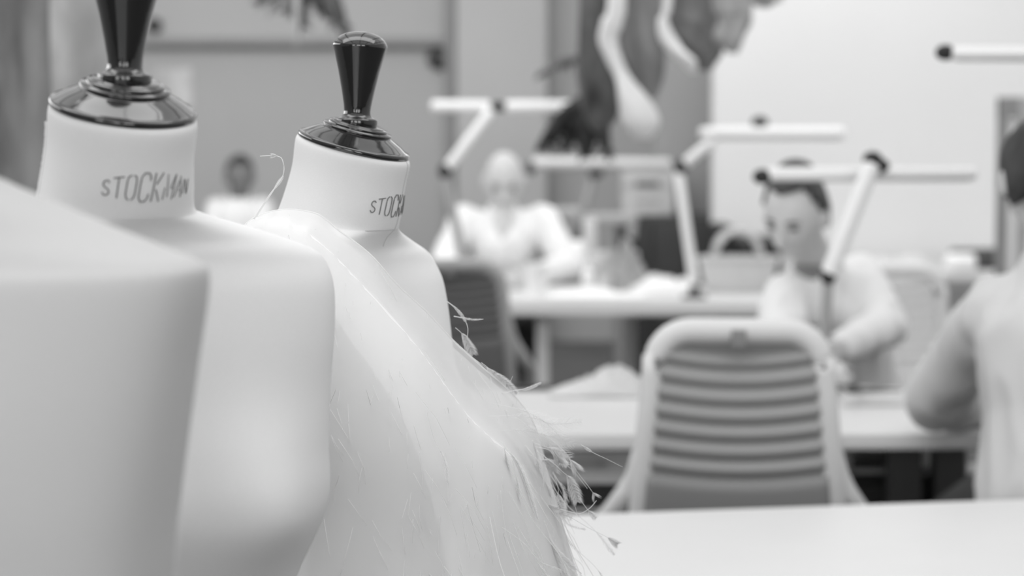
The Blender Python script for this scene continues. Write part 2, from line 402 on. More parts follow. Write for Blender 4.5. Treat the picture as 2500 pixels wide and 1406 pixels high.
# opaque satin wing under the sheer layer: rounded upper fold running from the near shoulder down to the bust
we = spline([tuple(p) for p in [at(*q) for q in [(560, 570, 2.31), (600, 553, 2.30), (660, 541, 2.285), (740, 562, 2.27), (815, 622, 2.265), (880, 690, 2.26), (950, 765, 2.255), (1020, 848, 2.25), (1080, 930, 2.25), (1135, 1005, 2.255), (1190, 1062, 2.265), (1235, 1100, 2.29), (1275, 1150, 2.32), (1305, 1210, 2.35), (1325, 1275, 2.38), (1350, 1345, 2.41)]]], 90)
wb = spline([tuple(p) for p in [at(*q) for q in [(600, 1500, 2.22), (680, 1510, 2.19), (780, 1520, 2.17), (900, 1520, 2.16), (1010, 1520, 2.165), (1110, 1520, 2.18), (1200, 1520, 2.21), (1290, 1520, 2.26), (1360, 1520, 2.33), (1400, 1520, 2.42)]]], 90)
bm = bmesh.new(); g = []
for i in range(90):
    row = []; a, b = we[i], wb[i]
    for j in range(-8, 60):
        if j < 0:            # the fold turns over and runs back behind
            k = -j/8; p = a + Vector((0, .07*k, -.045*k*k - .004*k))
        else:
            v = j/59; p = a.lerp(b, v); L_ = (a-b).length
            zz = p.z; out = .055*(1-math.exp(-v*L_/.05)) * (1 - .22/(1+math.exp((zz-1.085)/.022)))
            p = p + Vector((0, -out*min(1, L_/.22), .004*math.sin(math.pi*v)))
            p.y -= .003*math.sin(i*.33+v*2)*v
        row.append(p)
    g.append(row)
for it in range(8):
    for i in range(90):
        for j in range(8, len(g[0])): g[i][j] = front(g[i][j], .006, [treeB])
    if it < 7:
        n_ = [r[:] for r in g]
        for i in range(1, 89):
            for j in range(1, len(g[0])-1):
                n_[i][j] = Vector((g[i][j].x, (g[i-1][j].y+g[i+1][j].y+g[i][j-1].y+g[i][j+1].y)/4, g[i][j].z))
        g = n_
vs = [[bm.verts.new(p) for p in r] for r in g]
for i in range(89):
    for j in range(len(g[0])-1): bm.faces.new((vs[i][j], vs[i+1][j], vs[i+1][j+1], vs[i][j+1]))
bmesh.ops.recalc_face_normals(bm, faces=bm.faces)
treeP = BVHTree.FromBMesh(bm)
wing = obj('satin_panel', bm, M['satin'], cape); md = wing.modifiers.new('s', 'SOLIDIFY'); md.thickness = .002
top = [at(*q) for q in [(575, 575, 2.30), (620, 532, 2.31), (690, 512, 2.33), (770, 521, 2.35), (830, 565, 2.355), (900, 618, 2.36), (965, 690, 2.37), (1040, 760, 2.39), (1105, 830, 2.41), (1165, 885, 2.42), (1240, 950, 2.43), (1290, 1010, 2.44), (1318, 1080, 2.46), (1322, 1160, 2.50)]]
bot = [at(*q) for q in [(600, 1500, 2.22), (650, 1520, 2.20), (710, 1520, 2.19), (780, 1520, 2.18), (850, 1520, 2.17), (930, 1520, 2.17), (1010, 1520, 2.18), (1090, 1520, 2.20), (1170, 1520, 2.23), (1250, 1520, 2.27), (1330, 1520, 2.32), (1400, 1520, 2.38), (1440, 1520, 2.45), (1450, 1520, 2.52)]]
NU, NV = 110, 80
grid = []
Tt = spline([tuple(p) for p in top], NU); Bb = spline([tuple(p) for p in bot], NU)
bm = bmesh.new()
for i in range(NU):
    col = []
    for j in range(NV):
        v = j/(NV-1); a = Tt[i]; b = Bb[i]
        p = a.lerp(b, v)
        # gravity drape: falls out first, then straight down
        e = math.sin(math.pi*v)
        p += Vector((0, -.015*e, .02*e*(1-(i/NU))))
        fo = .006*math.sin(i*.42+math.sin(v*3)*1.2)*v + .004*noise.noise(Vector((i*.12, v*3, 1)))
        p += Vector((0, -fo, fo*.3))
        col.append(p)
    grid.append(col)
for it in range(7):
    grid = [[front(p, .006, [treeB, treeP]) for p in c] for c in grid]
    if it < 6:
        n_ = [r[:] for r in grid]
        for i in range(1, NU-1):
            for j in range(1, NV-1):
                n_[i][j] = Vector((grid[i][j].x, (grid[i-1][j].y+grid[i+1][j].y+grid[i][j-1].y+grid[i][j+1].y)/4, grid[i][j].z))
        grid = n_
vs = [[bm.verts.new(p) for p in c] for c in grid]
for i in range(NU-1):
    for j in range(NV-1): bm.faces.new((vs[i][j], vs[i+1][j], vs[i+1][j+1], vs[i][j+1]))
sheet = obj('organza_layer', bm, M['organza'], cape)
bm = bmesh.new()
vs = [[bm.verts.new(grid[i][j]+Vector((-.004*(i/NU), .004, -.002))) for j in range(1, NV)] for i in range(24, NU)]
for i in range(len(vs)-1):
    for j in range(len(vs[0])-1): bm.faces.new((vs[i][j], vs[i+1][j], vs[i+1][j+1], vs[i][j+1]))
obj('inner_organza_layer', bm, M['organza'], cape)
bm = bmesh.new()
tube(bm, [grid[i][0] for i in range(0, NU, 2)], .0010, 8); obj('rolled_hem', bm, M['feather'], cape)

def feather_bm(pts, tuft0, tuft1, blen, dens=70, stem=.00035, seed=0):
    """pts: stem line; barbs between the two fractions, lying back along the stem"""
    r_ = random.Random(seed); bm = bmesh.new(); n = 28
    P = spline([tuple(p) for p in pts], n); tube(bm, P, [stem*(1-.5*k/n) for k in range(n)], 5)
    for k in range(dens):
        t = tuft0 + (tuft1-tuft0)*k/dens
        f = t*(n-1); i = min(int(f), n-2); p = P[i].lerp(P[i+1], f-i); tg = (P[i+1]-P[i]).normalized()
        env = math.sin(math.pi*min(1, max(0, (k+.5)/dens)))**.5
        for s in (-1, 1):
            v = Vector((r_.uniform(-1, 1), r_.uniform(-.6, .6), r_.uniform(-1, 1))); v = (v - tg*v.dot(tg))
            if v.length < .05: continue
            v.normalize(); sd = tg.cross(Vector((0, 1, 0)))
            if sd.length > .1: v = (v*.55 + sd.normalized()*s).normalized()
            d = (tg*.85 + v*.8).normalized(); L = blen*1.15*env*r_.uniform(.7, 1.15)
            q1 = p + d*L*.5; q2 = p + (d+tg*.35).normalized()*L
            w_ = tg.cross(v).normalized()*.00032 + v.cross(Vector((0, 1, 0)))*.00022
            a = bm.verts.new(p-w_); b = bm.verts.new(p+w_); c = bm.verts.new(q1+w_); d_ = bm.verts.new(q1-w_); e = bm.verts.new(q2)
            bm.faces.new((a, b, c, d_)); bm.faces.new((d_, c, e))
    return bm
def F(pix, d, t0, t1, bl, dens=70, seed=0, stem=.00035):
    pts = [at(x, y, d+.004*k) for k, (x, y) in enumerate(pix)]
    return obj('feather', feather_bm(pts, t0, t1, bl*1.2, int(dens*1.7), stem, seed), M['feather'], cape)
# the feathers one can pick out against the background
F([(620, 535), (655, 480), (690, 430), (691, 395), (677, 381), (635, 381)], 2.30, .80, .87, .004, 30, 1, .0007)
F([(618, 540), (652, 488), (672, 458), (692, 430)], 2.31, .60, .95, .003, 60, 2, .0008)
F([(1090, 735), (1112, 752), (1132, 777), (1142, 800), (1140, 830)], 2.42, .15, .6, .003, 70, 3, .0006)
F([(1108, 772), (1130, 776), (1155, 780), (1180, 779)], 2.42, .1, .95, .002, 60, 4, .0006)
F([(1112, 800), (1128, 815), (1142, 840), (1155, 865)], 2.43, .3, 1, .009, 110, 5)
F([(1225, 960), (1262, 952), (1290, 948), (1322, 934)], 2.42, .45, .97, .003, 90, 6, .0006)
F([(1150, 870), (1190, 900), (1230, 930), (1262, 960)], 2.42, .3, 1, .007, 130, 7)
F([(1175, 885), (1200, 905), (1236, 938), (1252, 918)], 2.42, .5, .55, .002, 20, 8)
F([(1345, 1072), (1378, 1105), (1408, 1150), (1440, 1192), (1452, 1210)], 2.40, .86, 1, .008, 40, 9)
F([(1330, 1060), (1378, 1102), (1398, 1130), (1408, 1145)], 2.40, .55, 1, .010, 90, 10)
F([(1300, 1090), (1345, 1100), (1370, 1125), (1400, 1150), (1434, 1193)], 2.41, .35, .62, .007, 60, 11)
F([(1310, 1100), (1350, 1130), (1372, 1150), (1390, 1170), (1410, 1225)], 2.39, .66, 1, .011, 110, 12)
F([(1300, 1080), (1350, 1100), (1366, 1130)], 2.40, .35, 1, .013, 150, 13)
F([(1290, 1110), (1325, 1125), (1350, 1155), (1362, 1190), (1364, 1210), (1374, 1252)], 2.40, .76, 1, .008, 90, 14)
F([(1305, 1120), (1335, 1128), (1350, 1150)], 2.40, .3, 1, .011, 130, 15)
F([(1318, 1190), (1322, 1225), (1345, 1238), (1375, 1245), (1415, 1253), (1440, 1240), (1456, 1222)], 2.39, .05, .45, .006, 120, 16, .0007)
F([(1322, 1160), (1340, 1200), (1344, 1228)], 2.41, .2, .7, .006, 70, 17)
F([(1400, 1222), (1405, 1240), (1412, 1262)], 2.40, .1, .2, .002, 10, 18)
F([(1410, 1210), (1430, 1238), (1442, 1252), (1456, 1266)], 2.40, .5, .95, .006, 50, 19)
F([(1418, 1085), (1432, 1095), (1452, 1107), (1480, 1120), (1520, 1140)], 2.40, .12, .4, .0025, 50, 20)
F([(1385, 1258), (1440, 1290), (1480, 1310), (1510, 1330)], 2.40, .7, .95, .008, 60, 21)
F([(1150, 1060), (1210, 1075), (1235, 1110), (1240, 1160), (1215, 1210)], 2.33, .3, .7, .004, 90, 22, .0008)
F([(935, 895), (945, 960), (975, 1020), (995, 1085), (1020, 1160)], 2.24, .35, .8, .003, 70, 23, .0007)
F([(1110, 1040), (1118, 1110), (1125, 1170), (1150, 1220)], 2.27, .3, .8, .003, 70, 24, .0006)
F([(810, 1060), (815, 1110), (835, 1150), (855, 1200)], 2.22, .3, .8, .004, 70, 25, .0007)
F([(1160, 1020), (1230, 1015), (1300, 1020), (1350, 1035), (1420, 1030)], 2.36, .3, 1, .013, 45, 30)
F([(1180, 1060), (1260, 1050), (1330, 1062), (1400, 1085)], 2.36, .3, 1, .014, 45, 31)
F([(1200, 985), (1270, 1000), (1330, 1030), (1375, 1075)], 2.37, .3, 1, .012, 45, 32)
F([(1230, 1000), (1290, 1040), (1340, 1080), (1392, 1118)], 2.38, .3, 1, .012, 45, 33)
F([(1225, 1080), (1262, 1130), (1290, 1200), (1320, 1290)], 2.30, .2, .9, .006, 140, 34, .0007)
F([(1230, 1090), (1238, 1160), (1215, 1260), (1170, 1370)], 2.27, .1, .6, .006, 140, 35, .0007)
F([(1300, 1075), (1312, 1120), (1318, 1180), (1330, 1240)], 2.40, .05, 1, .007, 160, 36, .0008)
F([(1306, 1130), (1316, 1190), (1322, 1240), (1345, 1300)], 2.40, .05, 1, .007, 160, 37, .0008)
F([(900, 1100), (905, 1180), (895, 1260), (905, 1340)], 2.20, .1, .9, .009, 140, 38)
F([(930, 1170), (940, 1240), (950, 1300), (955, 1390)], 2.20, .1, .7, .009, 120, 39)
F([(850, 1280), (890, 1320), (930, 1370), (960, 1410)], 2.20, .2, .9, .007, 120, 40, .0007)
F([(1250, 1120), (1265, 1200), (1255, 1290), (1260, 1390)], 2.27, .2, .9, .007, 120, 41, .0007)
F([(1010, 1160), (1020, 1230), (1000, 1290), (965, 1350)], 2.20, .2, .7, .005, 90, 42, .0006)
F([(1280, 1180), (1320, 1290), (1360, 1350), (1420, 1400)], 2.36, .2, .9, .008, 120, 43, .0007)
F([(1290, 1220), (1340, 1320), (1370, 1390), (1400, 1420)], 2.36, .2, .9, .008, 120, 44, .0007)
# further feathers sewn over the cape: six shapes repeated, each a part of its own
protos = []
for s in range(7):
    r_ = random.Random(50+s); L = r_.uniform(.06, .12)
    pts = [(0, 0, 0), (.004*r_.uniform(-1, 1), -.004, -L*.35), (.010*r_.uniform(-1, 1), -.006, -L*.7), (.018*r_.uniform(-1, 1), -.004, -L)]
    b_ = feather_bm(pts, r_.uniform(.35, .7), 1, r_.uniform(.003, .008), 60, .0004, s)
    protos.append(b_)
pm = []
for s, b_ in enumerate(protos):
    me = bpy.data.meshes.new('feather'); bmesh.ops.recalc_face_normals(b_, faces=b_.faces); b_.to_mesh(me); b_.free(); smooth(me); me.materials.append(M['feather']); pm.append(me)
r_ = random.Random(11)
for k in range(55):
    if k < 40: i = int(NU*(1-.5*r_.random()**1.3))-1; j = int(NV*r_.uniform(.0, .95))
    else: i = int(NU*r_.uniform(.2, .95)); j = int(NV*r_.uniform(.3, .95))
    p = grid[i][min(j, NV-1)]
    o = bpy.data.objects.new('feather', pm[k % 7]); C.objects.link(o); o.parent = cape
    loc, nor, ix, ds = treeB.find_nearest(p)
    q = p + Vector((0, -.006, 0))
    o.matrix_parent_inverse = wm(cape).inverted()
    o.location = q; o.rotation_euler = (R(r_.uniform(-8, 8)), R(r_.uniform(-38, 12) - (12 if k < 40 else 0)), R(r_.uniform(-60, 60)))
    s_ = r_.uniform(.7, 1.5); o.scale = (s_, s_, s_)
bm = bmesh.new()
for k in range(240):
    i = int(NU*r_.uniform(.15, 1))-1; j = int(NV*r_.random()); p = grid[i][min(j, NV-1)]
    loc, nor, ix, ds = treeB.find_nearest(p); p = p + Vector((0, -.004, 0))
    L = r_.uniform(.02, .07); a = R(r_.uniform(-35, 15)); d = Vector((-math.sin(a), -.1, -math.cos(a)))
    sd = Vector((r_.uniform(-1, 1), 0, 0))*L*.2
    tube(bm, [p, p+d*L*.5+sd*.5, p+d*L+sd*.2], [.00025, .0003, .0001], 4)
o = obj('loose_feather_barbs', bm, M['feather'], cape); o['kind'] = 'stuff'

# ------------------------------------------------------------------ tables
def make_table(label, corners, zt, th, legs, legm, topm='white_top', apron=None, legw=.06):
    c = sum((Vector(q) for q in corners), Vector((0, 0)))/4
    t = thing('work_table', label, 'table', (c.x, c.y, 0))
    bm = bmesh.new()
    lo = [bm.verts.new((x, y, zt-th)) for x, y in corners]; hi = [bm.verts.new((x, y, zt)) for x, y in corners]
    bm.faces.new(hi); bm.faces.new(lo[::-1])
    for k in range(4): bm.faces.new((lo[k], lo[(k+1) % 4], hi[(k+1) % 4], hi[k]))
    bmesh.ops.bevel(bm, geom=list(bm.edges), offset=.003, segments=3, affect='EDGES')
    obj('tabletop', bm, M[topm], t, sm=False)
    bm = bmesh.new()
    cc = [Vector((x, y, 0)) for x, y in corners]
    for k in range(4):
        a, b = cc[k], cc[(k+1) % 4]; cen = (a+b)/2; d = b-a
        inn = (Vector((c.x, c.y, 0))-cen).normalized()*.0005
        box(bm, (cen.x+inn.x, cen.y+inn.y, zt-th-.0025-.0), (d.length-.004, .02, .004), math.atan2(d.y, d.x))
    obj('edge_band', bm, M['edge'], t, sm=False)
    for (x, y) in legs:
        obj('leg', bb((x, y, (zt-th)/2), (legw, legw, zt-th-.002), 0, .004), M[legm], t, sm=False)
    if apron:
        a, b = cc[0], cc[1]; d = b-a; cen = (a+b)/2
        bm = bmesh.new(); box(bm, (cen.x, cen.y+.06, zt-th-apron/2), (d.length-.1, .02, apron), math.atan2(d.y, d.x)); obj('apron', bm, M['legdark'], t, sm=False)
    return t
ZT = .74
def tx(px, py):  # table-height point under a pixel
    u = at(px, py, 1.0) - Vector((0, 0, HC)); k = (ZT-HC)/u.z; p = Vector((0, 0, HC))+u*k; return (p.x, p.y)
a = tx(1200, 1262); b = tx(2700, 1211)
d = (Vector(b)-Vector(a)).normalized(); nrm = Vector((d.y, -d.x))
nc = [tuple(Vector(a)+nrm*1.0-d*.45), tuple(Vector(b)+nrm*1.0), b, tuple(Vector(a)-d*.45)]
make_table('empty white table in the foreground at the lower right', nc, ZT, .03,
           [tuple(Vector(nc[0])+d*.7+Vector((0, .1))), tuple(Vector(nc[1])+Vector((-.1, .1))), tuple(Vector(nc[2])+Vector((-.1, -.1))), tuple(Vector(nc[3])+d*.7+Vector((0, -.12)))], 'steel')
y0 = tx(1300, 1062)[1]; y1 = tx(1300, 950)[1]
make_table('long white table behind the front chair, seamstress seated at it', [(-.35, y0), (1.12, y0+.01), (1.12, y1), (-.35, y1)], ZT, .028,
           [(fx(2215, y0+.3), y0+.3), (fx(2325, y0+.35), y0+.35), (-.25, y0+.2), (-.25, y1-.15), (1.0, y1-.15)], 'legdark', legw=.075)
ym = tx(1300, 738)[1]
make_table('cluttered white table where the bald man works', [(-.55, ym), (fx(2160, ym), ym), (fx(2160, ym), ym+.95), (-.55, ym+.95)], ZT, .045,
           [(fx(1325, ym+.1), ym+.1), (-.4, ym+.12), (fx(1900, ym), ym+.12), (fx(1990, ym), ym+.85), (-.4, ym+.85), (fx(1540, ym+.7), ym+.7)], 'pale', legw=.05)
yf = 10.6
make_table('pale side table along the light wall at right', [(fx(2060, yf), yf), (3.2, yf), (3.2, yf+.8), (fx(2060, yf), yf+.8)], ZT, .03, [(fx(2080, yf), yf+.1), (3.1, yf+.1), (3.1, yf+.7), (fx(2080, yf), yf+.7)], 'steel', legw=.04)
ys = 11.5
make_table('far table with the man seated at left', [(-3.3, ys), (-.5, ys), (-.5, ys+.8), (-3.3, ys+.8)], ZT, .03, [(-3.2, ys+.1), (-.6, ys+.1), (-.6, ys+.7), (-3.2, ys+.7)], 'steel', legw=.04)

# ------------------------------------------------------------------ chairs
def make_chair(label, cx, cy, rz, ztop, frame='chair_shell', panel='chair_mesh', low='chair_panel', group=None):
    """back faces -Y in local coordinates (camera sees the back when rz=0)"""
    t = thing('office_chair', label, 'chair', (cx, cy, 0), group)
    mt = Matrix.Translation((cx, cy, 0)) @ Matrix.Rotation(rz, 4, 'Z'); zb = .50; H = ztop
    def L(x, y, z): return mt @ Vector((x, y, z))
    def yb(z): return -.02*math.sin((z-zb)/(H-zb)*math.pi) - .05*((z-zb)/(H-zb))
    def hw(z): f = (z-zb)/(H-zb); return .232 - .040*f - .01*f*f
    # outer frame as one rounded loop strip
    pts = []; rc = .075
    zs = [zb+(H-rc-zb)*k/14 for k in range(15)]
    for z in zs: pts.append((-hw(z)+.02, z))
    wt = hw(H-rc)-.02
    for k in range(1, 9):
        a = math.pi - (math.pi/2)*k/8; pts.append((-wt+rc+rc*math.cos(a), H-rc-.02+rc*math.sin(a)+.0))
    for k in range(1, 10): x = -wt+rc+(2*wt-2*rc)*k/10; pts.append((x, H-.02))
    for k in range(0, 9):
        a = math.pi/2 - (math.pi/2)*k/8; pts.append((wt-rc+rc*math.cos(a), H-rc-.02+rc*math.sin(a)))
    for z in zs[::-1]: pts.append((hw(z)-.02, z))
    bm = bmesh.new(); P = []; rs = []
    for x, z in pts: P.append(L(x, yb(min(z, H)), z))
    tube(bm, P, [.021+.006*max(0, (q.z-(H-.12))/.12) for q in P], 14, True, .75, ref=mt.to_3x3() @ Vector((0, 1, 0)))
    obj('back_frame', bm, M[frame], t)
    # ribbed panel
    bm = bmesh.new(); n1, n2 = 24, 150; g = []
    z0 = zb+.225; z1 = H-.022
    for j in range(n2):
        f = j/(n2-1); row = []
        for i in range(n1):
            u = -1+2*i/(n1-1); z = z0+(z1-z0)*f - .018*(1-u*u)
            z = min(z, z1)
            x = u*(hw(z)-.035); r = .006*math.sin(f*math.pi*2*8)
            row.append(bm.verts.new(L(x, yb(z)-.004+.020*(1-u*u)+r, z)))
        g.append(row)
    for j in range(n2-1):
        for i in range(n1-1): bm.faces.new((g[j][i], g[j][i+1], g[j+1][i+1], g[j+1][i]))
    o = obj('ribbed_back', bm, M[panel], t); md = o.modifiers.new('s', 'SOLIDIFY'); md.thickness = .004
    bm = bmesh.new(); g = []
    for j in range(10):
        z = zb-.0+(z0+.005-zb)*j/9; row = []
        for i in range(n1):
            u = -1+2*i/(n1-1); row.append(bm.verts.new(L(u*(hw(z)-.03), yb(z)+.018*(1-u*u)-.008, z - .018*(1-u*u)*(j/9))))
        g.append(row)
    for j in range(9):
        for i in range(n1-1): bm.faces.new((g[j][i], g[j][i+1], g[j+1][i+1], g[j+1][i]))
    o = obj('lumbar_panel', bm, M[low], t); md = o.modifiers.new('s', 'SOLIDIFY'); md.thickness = .008
    obj('size_tag', bmx(L(.0, yb(H-.03)-.024, H-.034), (.030, .006, .036), rz), M['grey'], t)
    # arm supports, arm pads
    for s in (-1, 1):
        bm = bmesh.new(); tube(bm, [L(s*.198, -.035, .80), L(s*.205, -.03, .745), L(s*.222, -.02, .695), L(s*.250, -.005, .650), L(s*.278, .03, .615), L(s*.285, .11, .56), L(s*.27, .2, .47)], [.008, .016, .020, .021, .020, .018, .018], 12)
        obj('arm_bracket', bm, M[frame], t)
        bm = bmesh.new(); box(bm, L(s*.172, -.035, zb+.205), (.05, .02, .045), rz, .006); obj('side_clip', bm, M[low], t)
    bm = bmesh.new(); box(bm, L(0, .24, .45), (.46, .46, .06), rz, .025); obj('seat', bm, M[low], t)
    bm = bmesh.new(); tube(bm, [L(0, .02, .52), L(0, .02, .44), L(0, .12, .40), L(0, .24, .40)], .025, 12); obj('back_mount', bm, M['black'], t)
    bm = bmesh.new(); lathe(bm, [(0, .10), (.03, .10), (.028, .25), (.018, .26), (.018, .42), (0, .42)], mt @ Matrix.Translation((0, .24, 0)), 24); obj('gas_column', bm, M['black'], t)
    for k in range(5):
        a = k*2*math.pi/5+.3; e = (math.cos(a)*.29, .24+math.sin(a)*.29)
        bm = bmesh.new(); tube(bm, [L(0, .24, .12), L(e[0]*.6, .24+(e[1]-.24)*.6, .10), L(e[0], e[1], .075)], [.025, .02, .014], 10); lg = obj('leg', bm, M[frame], t)
        bm = bmesh.new(); lathe(bm, [(0, -.014), (.024, -.014), (.027, 0), (.024, .014), (0, .014)], mt @ Matrix.Translation((e[0], e[1], .027)) @ Matrix.Rotation(math.pi/2, 4, 'X'), 20)
        obj('caster', bm, M['black'], lg)
    return t
def bmx(c, s, rz):
    bm = bmesh.new(); box(bm, c, s, rz, .002); return bm
yc = 4.62
make_chair('grey ribbed mesh office chair, back to the camera, between the two nearest tables', fx(1805, yc), yc, R(-4), fz(778, yc))
make_chair('darker office chair back at left, beside the feathered cape', fx(1095, 7.6), 7.6, R(5), fz(632, 7.6), frame='greymid', panel='chair_dark', low='chair_dark')
make_chair('light grey office chair behind the woman bent over her work', fx(2165, 6.95), 6.95, R(172), fz(648, 6.95), frame='white_top', panel='chair_pale', low='chair_pale')

# ------------------------------------------------------------------ task lamps
def make_lamp(label, bar0, bar1, split, elbow, joint, low0, foot, r, knobs=(), arm='white_plastic', lowm='white_plastic', group=None, ar=.85):
    zt = foot.z
    t = thing('task_lamp', label, 'lamp', (foot.x, foot.y, zt), group)
    d = (bar1-bar0).normalized()
    if split is not None:
        obj('lamp_head', rod(bar0, split-d*.03, r), M['white_plastic'], t); obj('lamp_head', rod(split+d*.03, bar1, r), M['white_plastic'], t)
        obj('pivot', rod(split-d*.032, split+d*.032, r*.8), M['black'], t)
    else: 
        h = obj('lamp_head', rod(bar0, bar1, r), M['white_plastic'], t)
        bm = bmesh.new(); dd = bar1-bar0; n = Vector((0, 0, -r*.80)); tube(bm, [bar0+dd*.04+n, bar1-dd*.04+n], r*.45, 12, True, .6); obj('diffuser', bm, M['greymid'], h)
    obj('upper_arm', rod(elbow, joint, r*ar), M[arm], t)
    bm = bmesh.new(); ell(bm, joint, (r*1.15, r*1.15, r*1.4)); obj('elbow_joint', bm, M['black'], t)
    obj('lower_arm', rod(low0, foot+Vector((0, 0, .06)), r*.8), M[lowm], t)
    bm = bmesh.new(); lathe(bm, [(0, 0), (.05, 0), (.052, .006), (.045, .014), (.02, .02), (.018, .05), (0, .055)], Matrix.Translation(foot), 32); obj('base', bm, M['black'], t)
    for k in knobs:
        bm = bmesh.new(); ell(bm, k, (r*1.4, r*1.1, r*1.1)); obj('knob', bm, M['black'], t)
    return t
dm = ym+.45
fm = at(1140, 700, dm); fm.z = ZT
make_lamp('white jointed lamp with a split bar, over the bald man', at(1052, 259, dm), at(1400, 260, dm), at(1216, 260, dm), at(1200, 268, dm-.03), at(1086, 418, dm-.06), at(1088, 430, dm-.06), fm, .024, (), lowm='greymid')
dm2 = ym+.22
fm = at(1695, 700, dm2); fm.z = ZT
make_lamp('white jointed lamp beside the round basket, single bar reaching right', at(1708, 325, dm2), at(2062, 325, dm2), None, at(1745, 338, dm2), at(1662, 408, dm2), at(1656, 420, dm2), fm, .024, (at(1855, 299, dm2+.05),))
bm = bmesh.new()
dl = 5.85; foot = at(2010, 760, dl); foot.z = ZT
make_lamp('white jointed lamp over the woman, arm leaning steeply to the right', at(1872, 425, dl-.02), at(2382, 424, dl+.12), None, at(2130, 398, dl-.1), at(2022, 672, dl-.08), at(2022, 672, dl-.08), foot, .018, (at(1861, 431, dl-.02), at(2130, 388, dl-.05), at(2148, 405, dl+.0)), lowm='greymid', ar=1.22)
dr = 5.3; foot = Vector((fx(2620, dr), dr, ZT))
make_lamp('white lamp bar cut by the right edge, high above the dark-haired man', at(2318, 130, dr), at(2760, 132, dr), None, at(2600, 140, dr), at(2640, 420, dr), at(2640, 430, dr), foot, .017, (at(2308, 128, dr),))
foot = at(1480, 700, 12.1); foot.z = ZT
# ------------------------------------------------------------------ people
def head_bm(bm, c, rot, s=1.0, nose=True):
    """rot maps local (-Y face, Z up) to world"""
    q = bmesh.ops.create_uvsphere(bm, u_segments=48, v_segments=36, radius=1)
    for v in q['verts']:
        x, y, z = v.co
        X, Y, Z = x*.076, y*.096, z*.116
        if z < 0:
            k = (-z)**1.6; X *= 1-.34*k; Y = Y*(1-.22*k) - .014*k
        if y < 0:                     # flatter face
            Y *= .93
            for sx in (-1, 1):
                g = math.exp(-((X-sx*.031)/.015)**2-((Z-.004)/.012)**2); Y += .010*g
                g = math.exp(-((X-sx*.03)/.02)**2-((Z-.024)/.008)**2); Y -= .004*g
                g = math.exp(-((X-sx*.042)/.018)**2-((Z+.025)/.018)**2); Y -= .005*g
            g = math.exp(-((X)/.022)**2-((Z+.064)/.007)**2); Y -= .006*g
            g = math.exp(-((X)/.022)**2-((Z+.050)/.006)**2); Y -= .005*g
            g = math.exp(-((X)/.018)**2-((Z+.095)/.014)**2); Y -= .008*g
        v.co = (X, Y, Z)
    mt = Matrix.Translation(c) @ rot @ Matrix.Scale(s, 4)
    bmesh.ops.transform(bm, matrix=mt, verts=q['verts'])
    capsule(bm, mt @ Vector((0, -.088, .012)), mt @ Vector((0, -.109, -.030)), .008*s, .0125*s)
    capsule(bm, mt @ Vector((-.011, -.098, -.034)), mt @ Vector((.011, -.098, -.034)), .007*s, .007*s)
    for sx in (-1, 1):
        ell(bm, mt @ Vector((sx*.079, .008, -.008)), (.009*s, .018*s, .031*s), rot @ Matrix.Rotation(sx*R(18), 4, 'Z'))
    return mt
def hand_bm(bm, wrist, direc, side, palm_n, s=1.0, curl=.5):
    """five separate fingers; direc = wrist to knuckles, side = towards the thumb, palm_n = out of the palm"""
    direc = Vector(direc).normalized(); side = Vector(side); side = (side-direc*side.dot(direc)).normalized(); palm_n = Vector(palm_n); palm_n = (palm_n - direc*palm_n.dot(direc) - side*palm_n.dot(side)).normalized()
    W = Vector(wrist)
    for k in range(4):
        o = (.5-k/3.0)*.058*s*1.0
        K = W + direc*(.088-.004*abs(k-1))*s + side*o
        capsule(bm, W + side*o*.55 + direc*.012*s, K, .015*s, .0115*s)
        Ls = [.042, .047, .044, .034][k]*s; d = direc.copy(); p = K; r = .0088*s
        for j in range(3):
            d = (Matrix.Rotation(curl*(.55+.25*j), 3, side) @ d) if (Matrix.Rotation(.3, 3, side) @ direc).dot(palm_n) > 0 else (Matrix.Rotation(-curl*(.55+.25*j), 3, side) @ d)
            q = p + d*Ls*(1-.28*j); capsule(bm, p, q, r, r*.9); p = q; r *= .9
    d = (direc*.75+side*.75+palm_n*.25).normalized(); p = W + side*.022*s + direc*.02*s
    for j, L_ in enumerate((.042, .034, .027)):
        q = p + d*L_*s; capsule(bm, p, q, (.0135-.002*j)*s, (.0115-.002*j)*s); p = q; d = (d+direc*.35+palm_n*.2).normalized()
def rotm(face, up=(0, 0, 1)):
    f = Vector(face).normalized(); u = Vector(up); u = (u-f*u.dot(f)).normalized(); x = (-f).cross(u).normalized() * 1
    # columns: X, Y(back), Z
    return Matrix((( x.x, -f.x, u.x, 0), (x.y, -f.y, u.y, 0), (x.z, -f.z, u.z, 0), (0, 0, 0, 1)))
